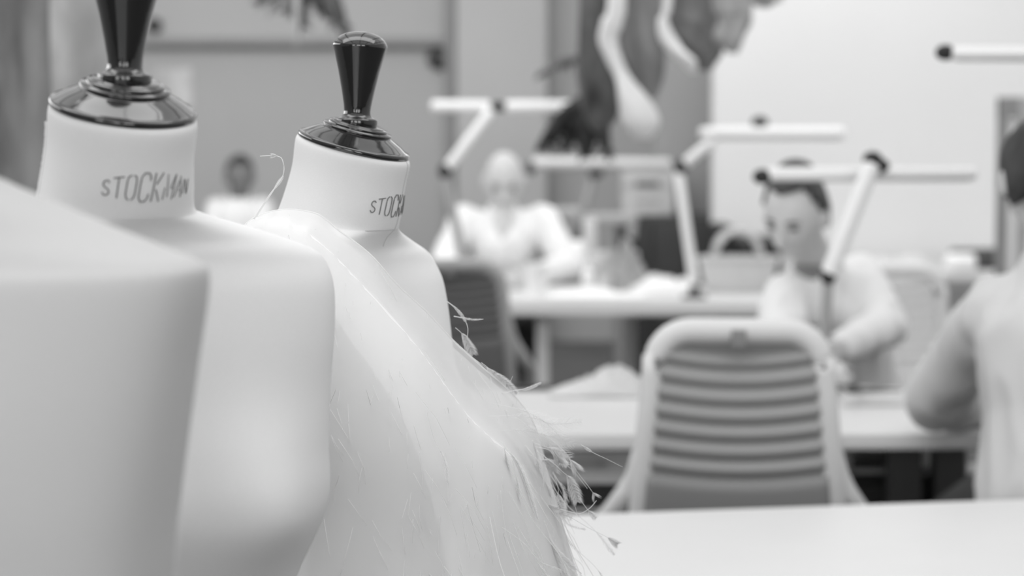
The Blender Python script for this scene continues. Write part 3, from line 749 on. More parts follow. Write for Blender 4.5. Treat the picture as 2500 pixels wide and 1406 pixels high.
def make_person(label, J, face, up, skin, shirt, hair, eyes=True, hs=1.0, vneck=False, neck_shade=False, sleeve=1.0, seed=0, curl=.6, extra=None):
    hip = J['hip']; t = thing('person', label, 'person', (hip.x, hip.y, 0))
    rot = rotm(face, up); H = J['head']
    bm = bmesh.new(); mt = head_bm(bm, H, rot, hs)
    capsule(bm, J['neck'], H - (rot @ Vector((0, -.005, .05)))*1.0 + Vector((0, 0, -.0)), .056, .052)
    ch = J['chest']
    capsule(bm, J['neck']+Vector((0, 0, -.02)), ch, .07, .11); capsule(bm, ch, hip, .115, .125)
    for s in ('l', 'r'):
        sh, el, ha = J['sh_'+s], J['el_'+s], J['ha_'+s]
        capsule(bm, J['neck'].lerp(sh, .3)+Vector((0, 0, -.03)), sh, .04, .045)
        capsule(bm, sh, el, .044, .036); capsule(bm, el, ha, .036, .025)
        d = (ha-el).normalized(); side = Vector((1 if s == 'r' else -1, 0, .2)) if s in J.get('thumb', 'lr') else Vector((0, 0, 1))
        inn = (J['chest']-ha); inn.z = .6; inn.y *= .2
        inn2 = inn - d*inn.dot(d)
        hand_bm(bm, ha, d*1.0+Vector((0, 0, -.15)), inn2 if inn2.length > .01 else side, Vector((0, 0, -1)), hs, curl)
        kn = J['kn_'+s]; an = J['an_'+s]
        capsule(bm, hip+(kn-hip)*.05+Vector(((kn.x-hip.x)*.3, 0, 0)), kn, .075, .052); capsule(bm, kn, an, .05, .036)
        fd = Vector((kn.x-hip.x, kn.y-hip.y, 0)).normalized(); capsule(bm, an+Vector((0, 0, -.03)), an+fd*.15+Vector((0, 0, -.05)), .036, .03)
    if vneck:
        fr = Vector(J['front']).normalized()
        capsule(bm, J['neck']+fr*.055+Vector((0, 0, -.02)), J['neck']+fr*.118+Vector((0, 0, -.14)), .05, .012)
    body = remesh(bm, 'body', M[skin], t, .0065, 3)
    bm = bmesh.new()
    capsule(bm, J['neck']+Vector((0, 0, -.055)), ch, .085, .15, .82, (0, 0, 1) if False else None)
    mid = ch.lerp(hip, .5); capsule(bm, ch, mid, .150, .148); capsule(bm, mid, hip+Vector((0, 0, -.02)), .150, .182)
    for s in ('l', 'r'):
        sh, el, ha = J['sh_'+s], J['el_'+s], J['ha_'+s]
        capsule(bm, J['neck'].lerp(sh, .35)+Vector((0, 0, -.045)), sh+Vector((0, 0, -.012)), .06, .066)
        capsule(bm, ch.lerp(sh, .4), sh+Vector((0, 0, -.02)), .11, .068)
        capsule(bm, sh, el, .066, .060*sleeve); e2 = el.lerp(ha, .86); capsule(bm, el, e2, .060*sleeve, .038*sleeve)
    if extra: extra(bm)
    remesh(bm, 'shirt', M[shirt], t, .010, 6, .009, 13, seed=seed)
    if neck_shade:
        bm = bmesh.new(); fr = Vector(J['front']).normalized()
        capsule(bm, J['neck']+fr*.062+Vector((0, 0, -.015)), J['neck']+fr*.150+Vector((0, 0, -.15)), .046, .012); obj('neck_shade_wedge', bm, M['grey'], t, label='grey wedge standing in for the shade in the open collar')  # grey wedge imitates the dark shading at her neck
    # collar
    bm = bmesh.new(); cc = J['neck']+Vector((0, 0, .012)); pts = []
    fr = Vector(J['front']).normalized(); sd = fr.cross(Vector((0, 0, 1)))
    for k in range(25):
        a = math.pi*2*k/24; pts.append(cc + sd*.062*math.sin(a) + fr*.062*math.cos(a) + Vector((0, 0, -.022*math.cos(a))))
    tube(bm, pts, .011, 8, False, 1.8); obj('collar', bm, M[shirt], t)
    # trousers
    bm = bmesh.new()
    capsule(bm, hip+Vector((0, 0, .0)), hip+Vector((0, 0, -.04)), .162, .15)
    for s in ('l', 'r'):
        kn = J['kn_'+s]; an = J['an_'+s]; capsule(bm, hip+Vector(((kn.x-hip.x)*.5, 0, -.02)), kn, .10, .075); capsule(bm, kn, an+Vector((0, 0, .03)), .072, .055)
    remesh(bm, 'trousers', M['trouser'], t, .014, 4, .006, 10, seed=seed+2)
    for s in ('l', 'r'):
        an = J['an_'+s]; kn = J['kn_'+s]; fd = Vector((kn.x-hip.x, kn.y-hip.y, 0)).normalized()
        bm = bmesh.new(); capsule(bm, an+Vector((0, 0, -.035))-fd*.03, an+fd*.17+Vector((0, 0, -.045)), .045, .038); obj('shoe', bm, M['black'], t)
    if hair:
        bm = bmesh.new(); q = bmesh.ops.create_uvsphere(bm, u_segments=48, v_segments=36, radius=1)
        kill = []
        for v in q['verts']:
            x, y, z = v.co
            hl = hair['line']   # hairline height at the face, as a function of y
            lim = hl if y < -.35 else (hl*(.55+y)/.2 + hair['nape']*(-.35-y)/-.2 if y < -.15 else hair['nape'])
            if y < -.35: lim = hl
            elif y < .1: lim = hl + (hair['nape']-hl)*((y+.35)/.45)**.8
            else: lim = hair['nape']
            n_ = 1+.05*noise.noise(Vector((x*4, y*4, z*4)))
            v.co = (x*.085*n_, y*.107*n_, z*.126*n_+.003)
            if z < lim: kill.append(v)
        bmesh.ops.delete(bm, geom=kill, context='VERTS')
        bmesh.ops.transform(bm, matrix=mt, verts=bm.verts)
        o = obj('hair', bm, M[hair['m']], t); md = o.modifiers.new('s', 'SOLIDIFY'); md.thickness = .018; md.offset = -1
        if hair.get('bun'):
            bm = bmesh.new(); ell(bm, mt @ Vector(hair['bun']), (.050, .04, .030)); ell(bm, mt @ (Vector(hair['bun'])*.9), (.03, .03, .03)); obj('hair_bun', bm, M[hair['m']], o)
    if eyes:
        for sx in (-1, 1):
            bm = bmesh.new(); ell(bm, mt @ Vector((sx*.031, -.078, .002)), (.0125*hs, .010*hs, .0042*hs), rot, 16); obj('eye', bm, M['eye'], t)
            bm = bmesh.new(); tube(bm, [mt @ Vector((sx*.014, -.0905, .022)), mt @ Vector((sx*.031, -.090, .027)), mt @ Vector((sx*.05, -.078, .022))], [.002, .003, .0015], 8); obj('eyebrow', bm, M['hair_mid'], t)
    return t
V = Vector
# the woman bent over the middle table
J = dict(head=at(1942, 522, 6.20), neck=at(1995, 640, 6.38), chest=at(2030, 765, 6.46), hip=at(2080, 1010, 6.62), front=(-.5, -.85, 0),
         sh_r=at(1918, 722, 6.27), sh_l=at(2098, 678, 6.52), el_r=at(1902, 880, 6.05), ha_r=at(1965, 885, 5.86), el_l=at(2160, 800, 6.32), ha_l=at(2045, 850, 6.02))
J['kn_r'] = V((J['hip'].x-.22, 6.22, .50)); J['kn_l'] = V((J['hip'].x+.04, 6.17, .50)); J['an_r'] = V((J['kn_r'].x, 6.3, .10)); J['an_l'] = V((J['kn_l'].x, 6.3, .10))
make_person('woman with dark pulled-back hair and white shirt, head bowed over her work', J, (-.50, -.74, -.44), (-.05, -.25, 1), 'skin_light', 'shirt', dict(line=.76, nape=-.4, m='hair_mid', bun=(.0, .03, .112)), seed=3, sleeve=1.0, hs=1.07, neck_shade=True)
# bald man
dmn = ym+1.22
J = dict(head=at(1230, 440, dmn-.05), neck=at(1228, 520, dmn), chest=at(1228, 610, dmn+.02), hip=at(1228, 760, dmn+.1), front=(0, -1, 0),
         sh_r=at(1135, 535, dmn), sh_l=at(1325, 535, dmn), el_r=at(1080, 655, dmn-.15), ha_r=at(1180, 668, dmn-.42), el_l=at(1388, 655, dmn-.15), ha_l=at(1290, 672, dmn-.42))
for s, k in (('r', -1), ('l', 1)):
    J['kn_'+s] = V((J['hip'].x+.12*k, dmn-.38, .50)); J['an_'+s] = V((J['kn_'+s].x, dmn-.33, .10))
make_person('bald man in a white open-neck shirt working at the cluttered table', J, (.02, -.84, -.42), (0, 0, 1), 'skin_light', 'shirt', None, vneck=True, seed=8, hs=1.12)
# far dark-haired man
df = 12.75
J = dict(head=at(585, 432, df-.03), neck=at(585, 488, df), chest=at(585, 545, df), hip=at(585, 680, df+.02), front=(0, -1, 0),
         sh_r=at(532, 512, df), sh_l=at(640, 512, df), el_r=at(515, 590, df-.1), ha_r=at(550, 610, df-.4), el_l=at(660, 590, df-.1), ha_l=at(620, 610, df-.4))
for s, k in (('r', -1), ('l', 1)):
    J['kn_'+s] = V((J['hip'].x+.12*k, df-.4, .50)); J['an_'+s] = V((J['kn_'+s].x, df-.35, .10))
make_person('dark-haired man in a light shirt, far off at left between two tailor forms', J, (.35, -.9, -.1), (0, 0, 1), 'skin_dark', 'linen', dict(line=.62, nape=-.25, m='hair'), seed=12)
# man cut by the right edge
dd = 4.72
J = dict(head=at(2543, 440, dd+.04), neck=at(2590, 610, dd-.02), chest=at(2560, 850, dd-.03), hip=at(2600, 1190, dd-.1), front=(.25, 1, 0),
         sh_l=at(2425, 755, dd+.03), sh_r=at(2740, 760, dd+.05), el_l=at(2285, 975, dd+.33), ha_l=at(2440, 1000, dd+.62), el_r=at(2830, 1000, dd+.3), ha_r=at(2640, 1000, dd+.6))
J['kn_l'] = V((J['hip'].x-.16, dd+.32, .52)); J['kn_r'] = V((J['hip'].x+.16, dd+.32, .52)); J['an_l'] = V((J['kn_l'].x, dd+.3, .10)); J['an_r'] = V((J['kn_r'].x, dd+.3, .10))
make_person('black-haired man in a pale shirt seated at the right edge with his back turned', J, (-.1, .9, -.35), (0, 0, 1), 'skin', 'shirt_grey', dict(line=.5, nape=-.55, m='hair'), seed=20, sleeve=1.12, hs=1.05)
# stools for the men
def stool(label, x, y, r=.18, z=.43):
    t = thing('stool', label, 'stool', (x, y, 0))
    bm = bmesh.new(); lathe(bm, [(0, z-.06), (r-.01, z-.06), (r, z-.045), (r, z-.015), (r-.015, z), (0, z)], Matrix.Translation((x, y, 0)), 32); obj('seat', bm, M['dark'], t)
    for k in range(4):
        a = math.pi/4+k*math.pi/2; obj('leg', rod((x+.1*math.cos(a), y+.1*math.sin(a), z-.055), (x+.19*math.cos(a), y+.19*math.sin(a), .001), .014), M['black'], t)
stool('dark round stool under the man at the right edge', fx(2590, dd), dd-.1, z=.42)
stool('dark round stool under the bald man', fx(1228, dmn), dmn+.1, z=.47)
stool('dark round stool under the far man at left', fx(585, df), df+.02, z=.42)

# ------------------------------------------------------------------ things on the tables
def onz(px, d, z=ZT): return V((fx(px, d), d, z))
def heap(name, label, cat, c, sx, sy, h, m, seed, rough=.5, lean=0.0):
    bm = bmesh.new(); n1, n2 = 56, 36; g = []
    for i in range(n1):
        row = []
        for j in range(n2):
            u = -1+2*i/(n1-1); v = -1+2*j/(n2-1); r = min(1, (abs(u)**2.2+abs(v)**2.2)**(1/2.2))
            e = max(0, 1-r)**.55
            q = .5+rough*noise.noise(V((u*2.1+seed, v*2.1, seed)))+.22*(1-abs(noise.noise(V((u*4.5, v*4.5+seed, 2))))*3)
            k = 1+.12*noise.noise(V((math.atan2(v, u)*1.3, seed, 0)))
            row.append(bm.verts.new((c.x+u*sx*k, c.y+v*sy*k, c.z+.002+max(0, h*e*q*(1+lean*u)))))
        g.append(row)
    for i in range(n1-1):
        for j in range(n2-1): bm.faces.new((g[i][j], g[i+1][j], g[i+1][j+1], g[i][j+1]))
    o = obj(name, bm, M[m]); md = o.modifiers.new('s', 'SOLIDIFY'); md.thickness = .0035; md.offset = 1
    tag(o, label, cat); return o
heap('folded_cloth', 'crumpled pale cloth on the middle table left of the front chair', 'cloth', onz(1468, 5.86), .13, .09, .10, 'linen', 3.7, .25, .75)
heap('folded_cloth', 'flat grey cloth on the middle table right of the front chair', 'cloth', onz(2160, 5.75), .12, .16, .03, 'linen', 7.7)
heap('folded_cloth', 'long low white cloth spread in front of the cup on the bald man\'s table', 'cloth', onz(1430, ym+.28), .24, .13, .045, 'paper', 4.1)
heap('folded_cloth', 'white cloth heap between the glasses and the basket lamp', 'cloth', onz(1625, ym+.55), .15, .12, .10, 'paper', 5.2)
heap('folded_cloth', 'grey cloth heap with pointed top standing behind the small bottle', 'cloth', onz(1520, ym+.75), .12, .1, .26, 'greymid', 9.4)
heap('folded_cloth', 'pale cloth pile on the side table at right', 'cloth', onz(2210, yf+.45), .2, .15, .12, 'pale', 3.4)
def cup(name, label, cat, c, r, h, m='paper'):
    bm = bmesh.new(); lathe(bm, [(0, 0), (r*.8, 0), (r*.84, .004), (r, h), (r*1.02, h+.002), (r*.95, h), (r*.78, .01), (0, .008)], Matrix.Translation(c), 36)
    return tag(obj(name, bm, M[m]), label, cat)
cup('paper_cup', 'tall white cup in front of the bald man', 'cup', onz(1312, ym+.2), .048, .135)
def bottle(label, c, r, h):
    t = thing('bottle', label, 'bottle', c)
    bm = bmesh.new(); lathe(bm, [(0, 0), (r, 0), (r, h*.62), (r*.75, h*.74), (r*.45, h*.78), (r*.45, h*.84), (0, h*.84)], Matrix.Translation(c), 28); obj('bottle_body', bm, M['greymid'] if False else M['paper'], t)
    bm = bmesh.new(); lathe(bm, [(0, h*.82), (r*.55, h*.82), (r*.5, h), (0, h)], Matrix.Translation(c), 24); obj('bottle_cap', bm, M['white_plastic'], t)
bottle('small white bottle on the bald man\'s table right of the cup', onz(1437, ym+.55), .026, .125)
for px, lab, hh, mm in ((1478, 'short grey jar right of the small white bottle', .07, 'pale'), (1515, 'wider grey jar further right, next to the pointed cloth heap', .085, 'greymid')):
    cup('jar', lab, 'jar', onz(px, ym+.5), .03, hh, mm)
# basket with handles
bc = onz(1805, ym+.55); t = thing('basket', 'pale round woven basket with an arched handle beside the white lamp', 'basket', bc)
bm = bmesh.new(); pr = []
S = Matrix.Translation(bc) @ Matrix.Diagonal((1.0, .62, 1, 1))
lathe(bm, [(0, 0), (.125, 0), (.135, .01), (.155, .09), (.165, .135), (.17, .14), (.160, .137), (.15, .09), (.125, .012), (0, .01)], S, 64); obj('basket_body', bm, M['wicker'], t)
bm = bmesh.new(); pts = [S @ V((.165*math.cos(a), .165*math.sin(a), .14)) for a in [2*math.pi*k/48 for k in range(49)]]; tube(bm, pts, .009, 8, False); obj('rim', bm, M['wicker'], t)
for s in (-1, 1):
    bm = bmesh.new(); pts = [bc + V((-.005+.095*math.cos(a), s*.06, .14+.115*math.sin(a))) for a in [math.pi*k/20 for k in range(21)]]; tube(bm, pts, .012, 8); obj('handle', bm, M['wicker'], t)
# scissors on middle table
sx_ = onz(2140, 5.62, ZT+.03); t = thing('scissors', 'small black scissors on the flat grey cloth at the middle table', 'scissors', sx_)
for s in (-1, 1):
    bm = bmesh.new(); pts = [sx_+V((-.045+.018*math.cos(a), s*.016+.014*math.sin(a), .008)) for a in [2*math.pi*k/20 for k in range(21)]]; tube(bm, pts, .005, 8, False); obj('finger_ring', bm, M['black'], t)
    bm = bmesh.new(); tube(bm, [sx_+V((-.03, s*.008, .008)), sx_+V((.0, 0, .008)), sx_+V((.07, -s*.004, .008))], [.005, .006, .001], 8); obj('blade', bm, M['dark'], t)
# dark tray / ruler at the left end of middle table
tag(obj('cutting_ruler', bb((fx(1290, 5.95), 5.95, ZT+.006), (.14, .05, .008)), M['black'], sm=False), 'black flat ruler at the back left of the middle table', 'ruler')

# ------------------------------------------------------------------ things under and behind
def crate(label, c, s, m, shelves=2, name='storage_box'):
    t = thing(name, label, 'box', (c[0], c[1], c[2]-s[2]/2)); th = .012
    bm = bmesh.new()
    for sx in (-1, 1): box(bm, (c[0]+sx*(s[0]/2-th/2), c[1], c[2]), (th, s[1], s[2]))
    for sz in (-1, 1): box(bm, (c[0], c[1], c[2]+sz*(s[2]/2-th/2)), (s[0], s[1], th))
    box(bm, (c[0], c[1]+s[1]/2-th/2, c[2]), (s[0], th, s[2])); obj('box_body', bm, M[m], t, sm=False)
    for k in range(1, shelves): obj('shelf', bb((c[0], c[1], c[2]-s[2]/2+s[2]*k/shelves), (s[0]-2*th, s[1]-.02, th), 0, .001), M[m], t, sm=False)
# under the middle table, seen right of the chair
def cx_(px, py, d): p = at(px, py, d); return p
p = cx_(2125, 1140, 5.6); crate('white open box under the middle table, right of the front chair', (p.x, 5.62, .6285), (.14, .2, .09), 'pale', 1)
obj_b = lambda n, lab, cat, c, s, m, rz=0: tag(obj(n, bb(c, s, rz), M[m], sm=False), lab, cat)
# low shelf that carries boxes under the middle table
def shelf_unit(label, x0, x1, y, dep, z0, z1, levels, m='grey', name='storage_shelf'):
    t = thing(name, label, 'shelf', ((x0+x1)/2, y, z0))
    for x in (x0, x1): obj('side_panel', bb((x, y, (z0+z1)/2), (.02, dep, z1-z0), 0, .002), M[m], t, sm=False)
    for k in range(levels):
        z = z0+.02+(z1-z0-.03)*k/(levels-1); obj('shelf', bb(((x0+x1)/2, y, z), (x1-x0-.02, dep, .018), 0, .002), M[m], t, sm=False)
    return t
# drawer unit behind cape gap (1340-1540, 1090-1240)
yd = 5.35; t = thing('drawer_unit', 'low grey drawer unit under the left end of the middle table', 'drawers', (.28, yd, 0))
x0, x1 = fx(1300, yd-.2), fx(1560, yd-.2)
obj('cabinet_body', bb(((x0+x1)/2, yd, .354), (x1-x0, .4, .70), 0, .004), M['dark'], t, sm=False)
for k, (z, h) in enumerate(((.657, .075), (.55, .11), (.38, .16), (.17, .2))):
    dr_ = obj('drawer', bb(((x0+x1)/2, yd-.205, z), (x1-x0-.02, .018, h), 0, .003), M['pale' if k < 1 else 'black'], t, sm=False)
    obj('handle', rod(((x0+x1)/2-.05, yd-.225, z+.01), ((x0+x1)/2+.05, yd-.225, z+.01), .005), M['steel'], dr_)
# things on floor behind table 2, below man's table
for i, (px, py, d, s, m, lab) in enumerate([
    (1385, 880, 8.9, (.09, .2, .16), 'pale', 'upright pale box on the floor below the cluttered table, nearest its left leg'),
    (1690, 850, 9.2, (.10, .2, .22), 'greymid', 'grey box standing under the cluttered table, just above the front chair'),
    (1610, 850, 9.25, (.06, .2, .2), 'pale', 'narrow pale box under the cluttered table'),
    (1470, 900, 9.3, (.25, .3, .10), 'grey', 'flat grey box on the floor under the cluttered table')]):
    p = at(px, py, d); hz = s[2]; crate(lab, (p.x, d, hz/2+.002), (s[0], s[1], hz), m, 1)
# right, below the middle table: dark bag, tray with pots
p = at(2400, 1120, 5.5); t = thing('tray', 'white wire tray hanging below the right end of the middle table', 'tray', (p.x, 5.5, p.z-.04))
bm = bmesh.new(); box(bm, (p.x, 5.5, p.z-.03), (.13, .16, .012)); box(bm, (p.x-.06, 5.5, p.z+.01), (.012, .16, .08)); box(bm, (p.x+.06, 5.5, p.z+.01), (.012, .16, .08))
for s in (-1, 1): box(bm, (p.x+s*.06, 5.5, (p.z+.04+ZT-.03)/2), (.008, .02, ZT-.03-p.z-.04))
obj('tray_body', bm, M['pale'], t, sm=False)
cup('pot', 'small white pot in the tray below the middle table', 'pot', V((p.x+.02, 5.5, p.z-.02)), .022, .06, 'paper')
tag(obj('waste_bin', (lambda b: (lathe(b, [(0, 0), (.14, 0), (.17, .38), (.16, .38), (.13, .01), (0, .01)], Matrix.Translation((fx(2440, 6.2), 6.2, 0)), 36), b)[1])(bmesh.new()), M['black']), 'black waste bin on the floor behind the right legs of the middle table', 'bin')
xa, xb = fx(2062, 5.6), fx(2462, 5.6); t = thing('cabinet', 'low black cabinet under the right half of the middle table', 'cabinet', ((xa+xb)/2, 5.7, 0))
obj('cabinet_body', bb(((xa+xb)/2, 5.7, .291), (xb-xa, .4, .58), 0, .006), M['black'], t, sm=False)
for k in range(2):
    dr_ = obj('door', bb((xa+(xb-xa)*(.25+.5*k), 5.492, .30), ((xb-xa)/2-.01, .014, .52), 0, .003), M['dark'], t, sm=False)
    obj('handle', rod((xa+(xb-xa)*(.45+.1*k), 5.478, .40), (xa+(xb-xa)*(.45+.1*k), 5.478, .50), .005), M['steel'], dr_)
cup('pot', 'pale pot on the black cabinet, between the two dark table legs', 'pot', V((fx(2255, 5.65), 5.65, .583)), .028, .075, 'pale')

# back of the room: counter with clutter (x 1280-1750)
yb_ = 12.15
t = thing('cabinet', 'long dark cabinet against the grey return wall', 'cabinet', (fx(1640, yb_), yb_, 0))
x0, x1 = fx(1508, yb_), fx(1745, yb_)
obj('cabinet_body', bb(((x0+x1)/2, yb_, fz(525, yb_)/2), (x1-x0, .5, fz(525, yb_)), 0, .01), M['dark'], t, sm=False)
for k in range(3):
    xx = x0+(x1-x0)*(k+.5)/3; dr_ = obj('door', bb((xx, yb_-.258, fz(525, yb_)/2), ((x1-x0)/3-.02, .016, fz(525, yb_)-.08), 0, .003), M['dark'], t, sm=False)
    obj('handle', rod((xx+.07, yb_-.275, .5), (xx+.07, yb_-.275, .62), .006), M['steel'], dr_)
zc = fz(525, yb_)
yc2 = 11.2; xa, xb = fx(1742, yc2), fx(1788, yc2)
t = thing('cabinet', 'narrow black cabinet between the white lamp arm and the basket handle', 'cabinet', ((xa+xb)/2, yc2, 0))
obj('cabinet_body', bb(((xa+xb)/2, yc2, fz(546, yc2)/2), (xb-xa-.004, .4, fz(546, yc2)), 0, .02), M['black'], t, sm=False)
obj('door', bb(((xa+xb)/2, yc2-.208, fz(546, yc2)/2), (xb-xa-.02, .014, fz(546, yc2)-.06), 0, .003), M['black'], t, sm=False)
xa, xb = fx(1790, yc2), fx(1898, yc2)
t = thing('cabinet', 'low black cabinet end behind the basket handle', 'cabinet', ((xa+xb)/2, yc2, 0))
obj('cabinet_body', bb(((xa+xb)/2, yc2, fz(578, yc2)/2), (xb-xa, .4, fz(578, yc2)), 0, .02), M['dark'], t, sm=False)
obj('door', bb(((xa+xb)/2, yc2-.208, fz(578, yc2)/2), (xb-xa-.03, .014, fz(578, yc2)-.06), 0, .003), M['black'], t, sm=False)
p = at(1590, 465, yb_)
def printer(label, c, s):
    t = thing('sewing_overlocker', label, 'machine', (c[0], c[1], c[2]-s[2]/2))
    obj('housing', bb(c, s, 0, .012), M['pale'], t)
    obj('slot', bb((c[0]-.01, c[1]-s[1]/2-.002, c[2]+.04), (s[0]*.45, .008, .035), 0, .002), M['grey'], t, sm=False)
    obj('panel', bb((c[0]-.01, c[1]-s[1]/2-.002, c[2]-.05), (s[0]*.5, .008, .02), 0, .002), M['greymid'], t, sm=False)
    obj('side_cover', bb((c[0]+s[0]/2+.035, c[1]+.02, c[2]+.01), (.06, s[1]*.8, s[2]*.85), 0, .01), M['greymid'], t)
printer('square pale grey machine with a dark slot, on the dark cabinet', (p.x-.02, yb_-.0, zc+.13+.001), (.27, .3, .26))
# far centre table with machine silhouettes
y6 = 11.62
make_table('far table behind the bald man, holding thread cones and a machine', [(-.35, y6-.22), (fx(1530, y6), y6-.22), (fx(1530, y6), y6+.25), (-.35, y6+.25)], ZT, .03, [(-.3, y6-.17), (fx(1515, y6), y6-.17), (fx(1515, y6), y6+.2), (-.3, y6+.2)], 'steel', legw=.04)
def machine(label, cx, cy, m1, m2, s=1.0, flip=1):
    t = thing('sewing_machine', label, 'sewing machine', (cx, cy, ZT))
    obj('bed', bb((cx, cy, ZT+.03*s), (.36*s, .16*s, .055*s), 0, .008), M[m1], t)
    obj('column', bb((cx+flip*.13*s, cy, ZT+.16*s), (.09*s, .12*s, .22*s), 0, .015), M[m1], t)
    obj('arm', bb((cx-.01*s*flip, cy, ZT+.26*s), (.34*s, .10*s, .08*s), 0, .02), M[m2], t)
    obj('needle_head', bb((cx-flip*.14*s, cy, ZT+.20*s), (.06*s, .09*s, .12*s), 0, .012), M[m2], t)
    bm = bmesh.new(); lathe(bm, [(0, -.015), (.045*s, -.015), (.05*s, 0), (.045*s, .015), (0, .015)], Matrix.Translation((cx+flip*.19*s, cy, ZT+.2*s)) @ Matrix.Rotation(math.pi/2, 4, 'Y'), 28); obj('hand_wheel', bm, M['dark'], t)
machine('grey sewing machine on the far table right of the bald man', fx(1352, y6), y6+.03, 'grey', 'greymid', .9)
machine('larger pale sewing machine near the right end of the far table', fx(1480, y6)+.02, y6+.0, 'pale', 'greymid', .8, -1)
# second lamp-like bar far back (y 400)
t = thing('task_lamp', 'far pale lamp bar just above the sewing machines', 'lamp', (fx(1425, y6), y6+.19, ZT))
obj('lamp_head', rod(at(1300, 398, y6+.2), at(1640, 402, y6+.2), .032), M['pale'], t)
obj('upper_arm', rod(at(1455, 405, y6+.2), at(1425, 520, y6+.2), .02), M['greymid'], t)
obj('lower_arm', rod(at(1425, 520, y6+.2), V((fx(1425, y6), y6+.2, ZT+.021)), .02), M['greymid'], t)
bm = bmesh.new(); ell(bm, at(1455, 424, y6+.16), (.04, .03, .022)); obj('knob', bm, M['black'], t)
bm = bmesh.new(); ell(bm, at(1296, 410, y6+.2), (.03, .03, .035)); obj('knob', bm, M['dark'], t)
# thread cones
for k, (px, mm, lab) in enumerate(((1298, 'grey', 'grey thread cone just right of the bald man'), (1410, 'paper', 'white thread cone between the two sewing machines'), (1352, 'pale', 'pale thread cone in front of the grey sewing machine'))):
    c = onz(px, y6-.14); tt = thing('thread_cone', lab, 'thread', c)
    bm = bmesh.new(); lathe(bm, [(0, 0), (.045, 0), (.047, .01), (.03, .11), (0, .11)], Matrix.Translation(c), 28); obj('thread', bm, M[mm], tt)
    bm = bmesh.new(); lathe(bm, [(0, .109), (.018, .109), (.014, .14), (0, .14)], Matrix.Translation(c), 20); obj('core', bm, M['dark'], tt)
# office bin-like dark blob under side table, and a folded thing on side table
tag(obj('equipment_case', bb((fx(2440, yf)+.02, yf+.42, ZT+.045), (.28, .3, .085), 0, .02), M['dark']), 'dark case on the side table beside the grey post', 'case')
tag(obj('roll_of_paper', rod((fx(2325, yf), yf+.12, ZT+.045), (fx(2400, yf), yf+.12, ZT+.045), .042), M['paper']), 'short white paper roll on the side table left of the dark case', 'roll')
# grey post with panel at right
dp = 9.3; t = thing('display_stand', 'grey metal stand with a narrow white panel near the right edge', 'stand', (fx(2470, dp), dp, 0))
x0, x1 = fx(2436, dp), fx(2515, dp); zt = fz(238, dp)
obj('post', bb((x0+.02, dp, zt/2), (.04, .05, zt), 0, .004), M['grey'], t, sm=False)
obj('post', bb((x1-.025, dp, zt/2), (.05, .05, zt), 0, .004), M['greymid'], t, sm=False)
obj('top_rail', bb(((x0+x1)/2, dp, zt-.04), (x1-x0, .045, .085), 0, .004), M['grey'], t, sm=False)
obj('panel', bb(((x0+x1)/2, dp+.01, zt-.09-.6), (x1-x0-.09, .02, 1.2), 0, .002), M['white_plastic'], t, sm=False)
obj('base', bb(((x0+x1)/2, dp, .015), (.4, .4, .03), 0, .01), M['grey'], t, sm=False)

# ------------------------------------------------------------------ hanging cloth lengths (upper middle)
def drape(label, pix, d, m, seed, depth=.5, folds=5, name='hanging_cloth', cat='cloth', grp=None):
    bm = bmesh.new(); P = []
    for (x, y, h) in pix:
        c = at(x, y, d); P.append((c.x, c.y, c.z, h*d/FPX))
    n = 60; m_ = 48; rings = []
    for k in range(n):
        x, y, z, r = cr(P, (len(P)-1)*k/(n-1)); r = max(r, .004); ring = []
        for j in range(m_):
            a = 2*math.pi*j/m_; f = 1+.16*math.sin(a*folds+seed+2*noise.noise(V((k*.05, seed, 0))))+.15*noise.noise(V((math.cos(a)*1.5+seed, math.sin(a)*1.5, k*.09)))
            ring.append(bm.verts.new((x+r*f*math.cos(a), y+r*f*depth*math.sin(a), z)))
        rings.append(ring)
    for A, B in zip(rings, rings[1:]):
        for j in range(m_): bm.faces.new((A[j], A[(j+1) % m_], B[(j+1) % m_], B[j]))
    bm.faces.new(rings[0]); bm.faces.new(rings[-1][::-1])
    return tag(obj(name, bm, M[m]), label, cat, grp)
dh = 8.0; TY = -640
drape('dark feathery cloth length, leftmost and lowest of the hanging bundle', [(1440, TY, 25), (1446, -40, 30), (1443, 100, 32), (1455, 180, 42), (1462, 240, 46), (1464, 290, 36), (1462, 322, 12)], dh, 'drape_dark', 1)
drape('white cloth length hanging beside the dark feathery one and ending lowest in a soft pouch', [(1500, TY, 20), (1503, -40, 22), (1492, 50, 25), (1480, 98, 22), (1500, 150, 18), (1520, 190, 20), (1545, 245, 38), (1562, 300, 42), (1568, 340, 18)], dh-.06, 'drape_light', 2, folds=3)
drape('mid grey cloth length right of the white one, tapering to a point', [(1558, TY, 40), (1560, -40, 48), (1560, 70, 50), (1572, 140, 50), (1582, 200, 30), (1580, 240, 18)], dh+.02, 'drape_mid', 3)
drape('narrow white ribbon of cloth curling to the right in the middle of the bundle', [(1625, TY, 11), (1632, -40, 11), (1618, 50, 12), (1640, 110, 22), (1676, 145, 25), (1694, 178, 9)], dh-.12, 'drape_light', 4, folds=2)
drape('broad dark grey cloth length behind the narrow white ribbon', [(1690, TY, 50), (1692, -40, 58), (1700, 60, 62), (1712, 120, 50), (1722, 172, 16)], dh+.16, 'drape_mid', 5)
drape('soft light grey cloth length, rightmost of the hanging bundle', [(1785, TY, 38), (1788, -40, 45), (1796, 40, 38), (1782, 90, 34), (1790, 130, 10)], dh+.02, 'drape_soft', 6)
drape('short grey cloth end just showing at the top, right of the bundle', [(1855, TY, 40), (1860, -60, 42), (1862, 0, 32), (1866, 18, 10)], dh+.14, 'drape_soft', 7)
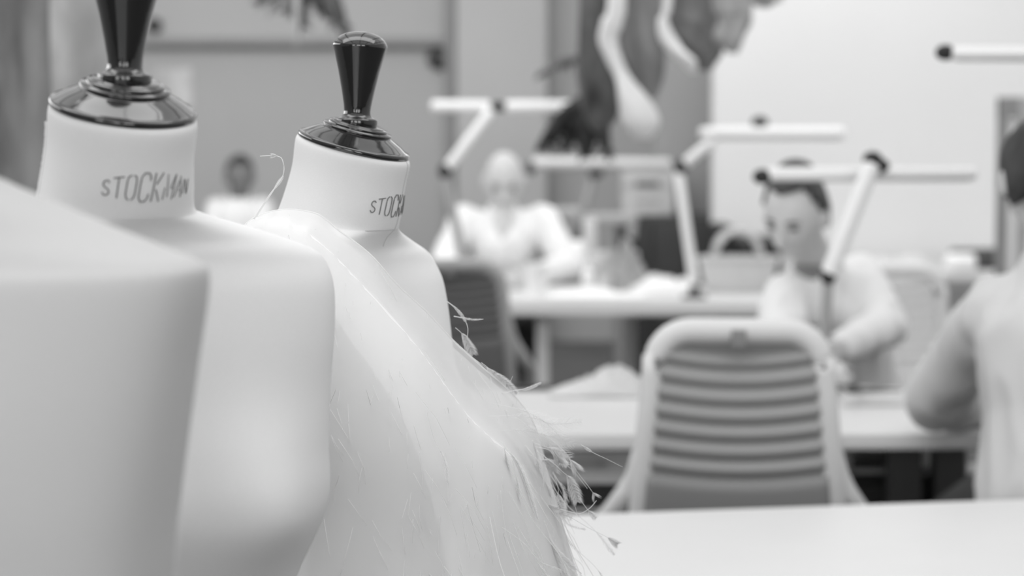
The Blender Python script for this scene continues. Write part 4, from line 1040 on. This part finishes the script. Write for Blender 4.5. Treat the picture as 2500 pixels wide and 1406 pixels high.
zr = fz(TY, dh); t = thing('hanging_rail', 'grey ceiling rail that carries the hanging cloth lengths', 'rail', (fx(1640, dh), dh, zr))
obj('rail', rod((fx(1380, dh), dh, zr+.01), (fx(1950, dh), dh, zr+.01), .016), M['steel'], t)
for px in (1400, 1930): obj('rail_hanger', rod((fx(px, dh), dh, zr+.02), (fx(px, dh), dh, 4.2), .006), M['steel'], t)
# dark spray of feathers hanging low, left of the bundle
def spray(label, root, tips, d, m, w_, name='feather_bunch', cat='feathers', barbs=26, bl=.05, seed=0):
    bm = bmesh.new(); r_ = random.Random(seed)
    for tp in tips:
        a = at(*root, d); b = at(*tp, d+r_.uniform(-.08, .08)); mid = a.lerp(b, .5)+V((0, 0, .03))
        P = spline([tuple(a), tuple(mid), tuple(b)], 14); tube(bm, P, [w_*(.35+.9*math.sin(math.pi*k/13)) for k in range(14)], 8, True, .7)
        for k in range(barbs):
            p = P[r_.randrange(3, 14)]; v = V((r_.uniform(-1, 1), r_.uniform(-.5, .5), r_.uniform(-1, .5))).normalized()*bl*r_.uniform(.4, 1)
            tube(bm, [p, p+v*.6, p+v+V((0, 0, -.008))], [w_*.35, w_*.25, w_*.05], 5)
    return tag(obj(name, bm, M[m]), label, cat)
dq = 9.1
spray('dark spray of feathers low left of the hanging cloth, above the far lamp bar', (1440, 230), [(1310, 372), (1350, 345), (1400, 330), (1424, 382), (1412, 350), (1480, 368), (1380, 368), (1440, 372)], dq, 'spray', .032, seed=4)
spray('thin dark branch reaching left from the hanging bundle', (1440, 150), [(1312, 188), (1325, 182)], dq, 'drape_dark', .020, barbs=12, seed=5, name='dry_branch', cat='branch')
drape('black tip of a dark cloth length behind the leftmost one', [(1478, TY, 14), (1476, 60, 16), (1474, 200, 26), (1474, 265, 34), (1468, 318, 10)], dh+.12, 'drape_black', 9)
obj('feather_cord', rod(at(1440, 235, dq), at(1440, TY, dq), .004), M['dark'], bpy.data.objects['feather_bunch'])
# upper left spray
spray('dark dried-grass bunch hanging at the top above the far tailor form', (745, -160), [(640, 5), (668, 12), (700, 20), (735, 62), (728, 30), (790, 30), (822, 62), (848, 75), (800, 50), (770, 15)], 9.4, 'drape_dark', .030, seed=6, name='dried_grass_bunch', cat='dried grass', bl=.06)
spray('pale seed head hanging on its own below the dried-grass bunch', (726, -100), [(724, 118)], 9.3, 'drape_soft', .012, seed=7, name='seed_head', cat='dried grass', barbs=8, bl=.02)
t = thing('hanging_rail', 'short grey ceiling rail above the dried-grass bunch', 'rail', (fx(745, 9.4), 9.4, 4.1))
obj('rail', rod((fx(640, 9.4), 9.4, 4.12), (fx(850, 9.4), 9.4, 4.12), .016), M['steel'], t)
obj('bunch_cord', rod(at(745, -150, 9.4), V((fx(745, 9.4), 9.4, 4.12)), .004), M['dark'], bpy.data.objects['dried_grass_bunch'])
obj('seed_cord', rod(at(726, -98, 9.3), V((fx(726, 9.3), 9.3, 4.12)), .003), M['dark'], bpy.data.objects['seed_head'])
p = at(425, 215, 15.0); bm = bmesh.new(); box(bm, (p.x, 14.994, p.z), (.24, .006, .26), 0, .001); tag(obj('wall_poster', bm, M['curtain_pale'], sm=False), 'faint pale blank sheet on the back wall right of the nearest knob', 'sheet')
# wall lamp / dark round fittings on the back wall
for (px, py, r, lab) in ((1070, 140, .075, 'dark round wall fitting on the grey back wall'), (372, 60, .05, 'small dark wall fitting beside the nearest black knob')):
    p = at(px, py, 14.9); bm = bmesh.new(); lathe(bm, [(0, 0), (r, 0), (r*1.02, .02), (r*.7, .06), (0, .07)], Matrix.Translation((p.x, 14.99, p.z)) @ Matrix.Rotation(math.pi/2, 4, 'X'), 32); tag(obj('wall_fitting', bm, M['dark']), lab, 'fitting')
# curtains at far left
def curtain(label, px0, px1, d, z0, z1, m, seed, amp=.03, fr=40, grp=None):
    bm = bmesh.new(); n1, n2 = 80, 40; g = []; x0, x1 = fx(px0, d), fx(px1, d)
    for i in range(n1):
        row = []
        for j in range(n2):
            x = x0+(x1-x0)*i/(n1-1); z = z0+(z1-z0)*j/(n2-1)
            y = d+amp*math.sin(x*fr+seed+.8*noise.noise(V((x*3, z*1.2, seed))))+.02*noise.noise(V((x*8, z*2, seed)))
            row.append(bm.verts.new((x+.012*noise.noise(V((0, z*2, seed))), y, z)))
        g.append(row)
    for i in range(n1-1):
        for j in range(n2-1): bm.faces.new((g[i][j], g[i+1][j], g[i+1][j+1], g[i][j+1]))
    o = obj('curtain', bm, M[m]); md = o.modifiers.new('s', 'SOLIDIFY'); md.thickness = .004
    return tag(o, label, 'curtain')
curtain('dark mottled cloth hanging at the far left edge', -160, 128, 5.6, .05, 2.6, 'curtain', 1)
curtain('paler patterned cloth hanging just behind the dark one at left', 95, 268, 6.4, .05, 2.6, 'curtain_pale', 4, .02)
t = thing('curtain_rail', 'grey rail above the two hanging cloths at left', 'rail', (-1.2, 5.6, 2.6))
obj('rail', rod((-1.6, 5.6, 2.615), (-1.0, 5.6, 2.615), .014), M['steel'], t); obj('rail', rod((-1.6, 6.4, 2.615), (-1.0, 6.4, 2.615), .014), M['steel'], t)
obj('rail_post', rod((-1.58, 5.6, 2.615), (-1.58, 6.4, 2.615), .012), M['steel'], t)
for yy in (5.6, 6.4): obj('rail_hanger', rod((-1.5, yy, 2.62), (-1.5, yy, 4.2), .005), M['steel'], t)

# ------------------------------------------------------------------ groups of repeated things
GROUPS = {'tailors_dummy': 'tailor forms in a row at the left', 'work_table': 'white work tables', 'office_chair': 'office chairs at the work tables',
          'task_lamp': 'jointed lamps on the work tables', 'hanging_cloth': 'cloth lengths hanging from the rail', 'stool': 'dark round stools',
          'thread_cone': 'thread cones on the far table', 'folded_cloth': 'cloths lying on the tables', 'storage_box': 'open boxes under the tables',
          'cabinet': 'dark cabinets', 'person': 'people working at the tables', 'sewing_machine': 'sewing machines on the far table',
          'hanging_rail': 'ceiling rails', 'jar': 'jars on the cluttered table', 'curtain': 'cloths hanging at the left edge', 'wall_fitting': 'fittings on the back wall'}
for o in C.objects:
    k = o.name.split('.')[0]
    if o.parent is None and k in GROUPS and 'label' in o: o['group'] = GROUPS[k]
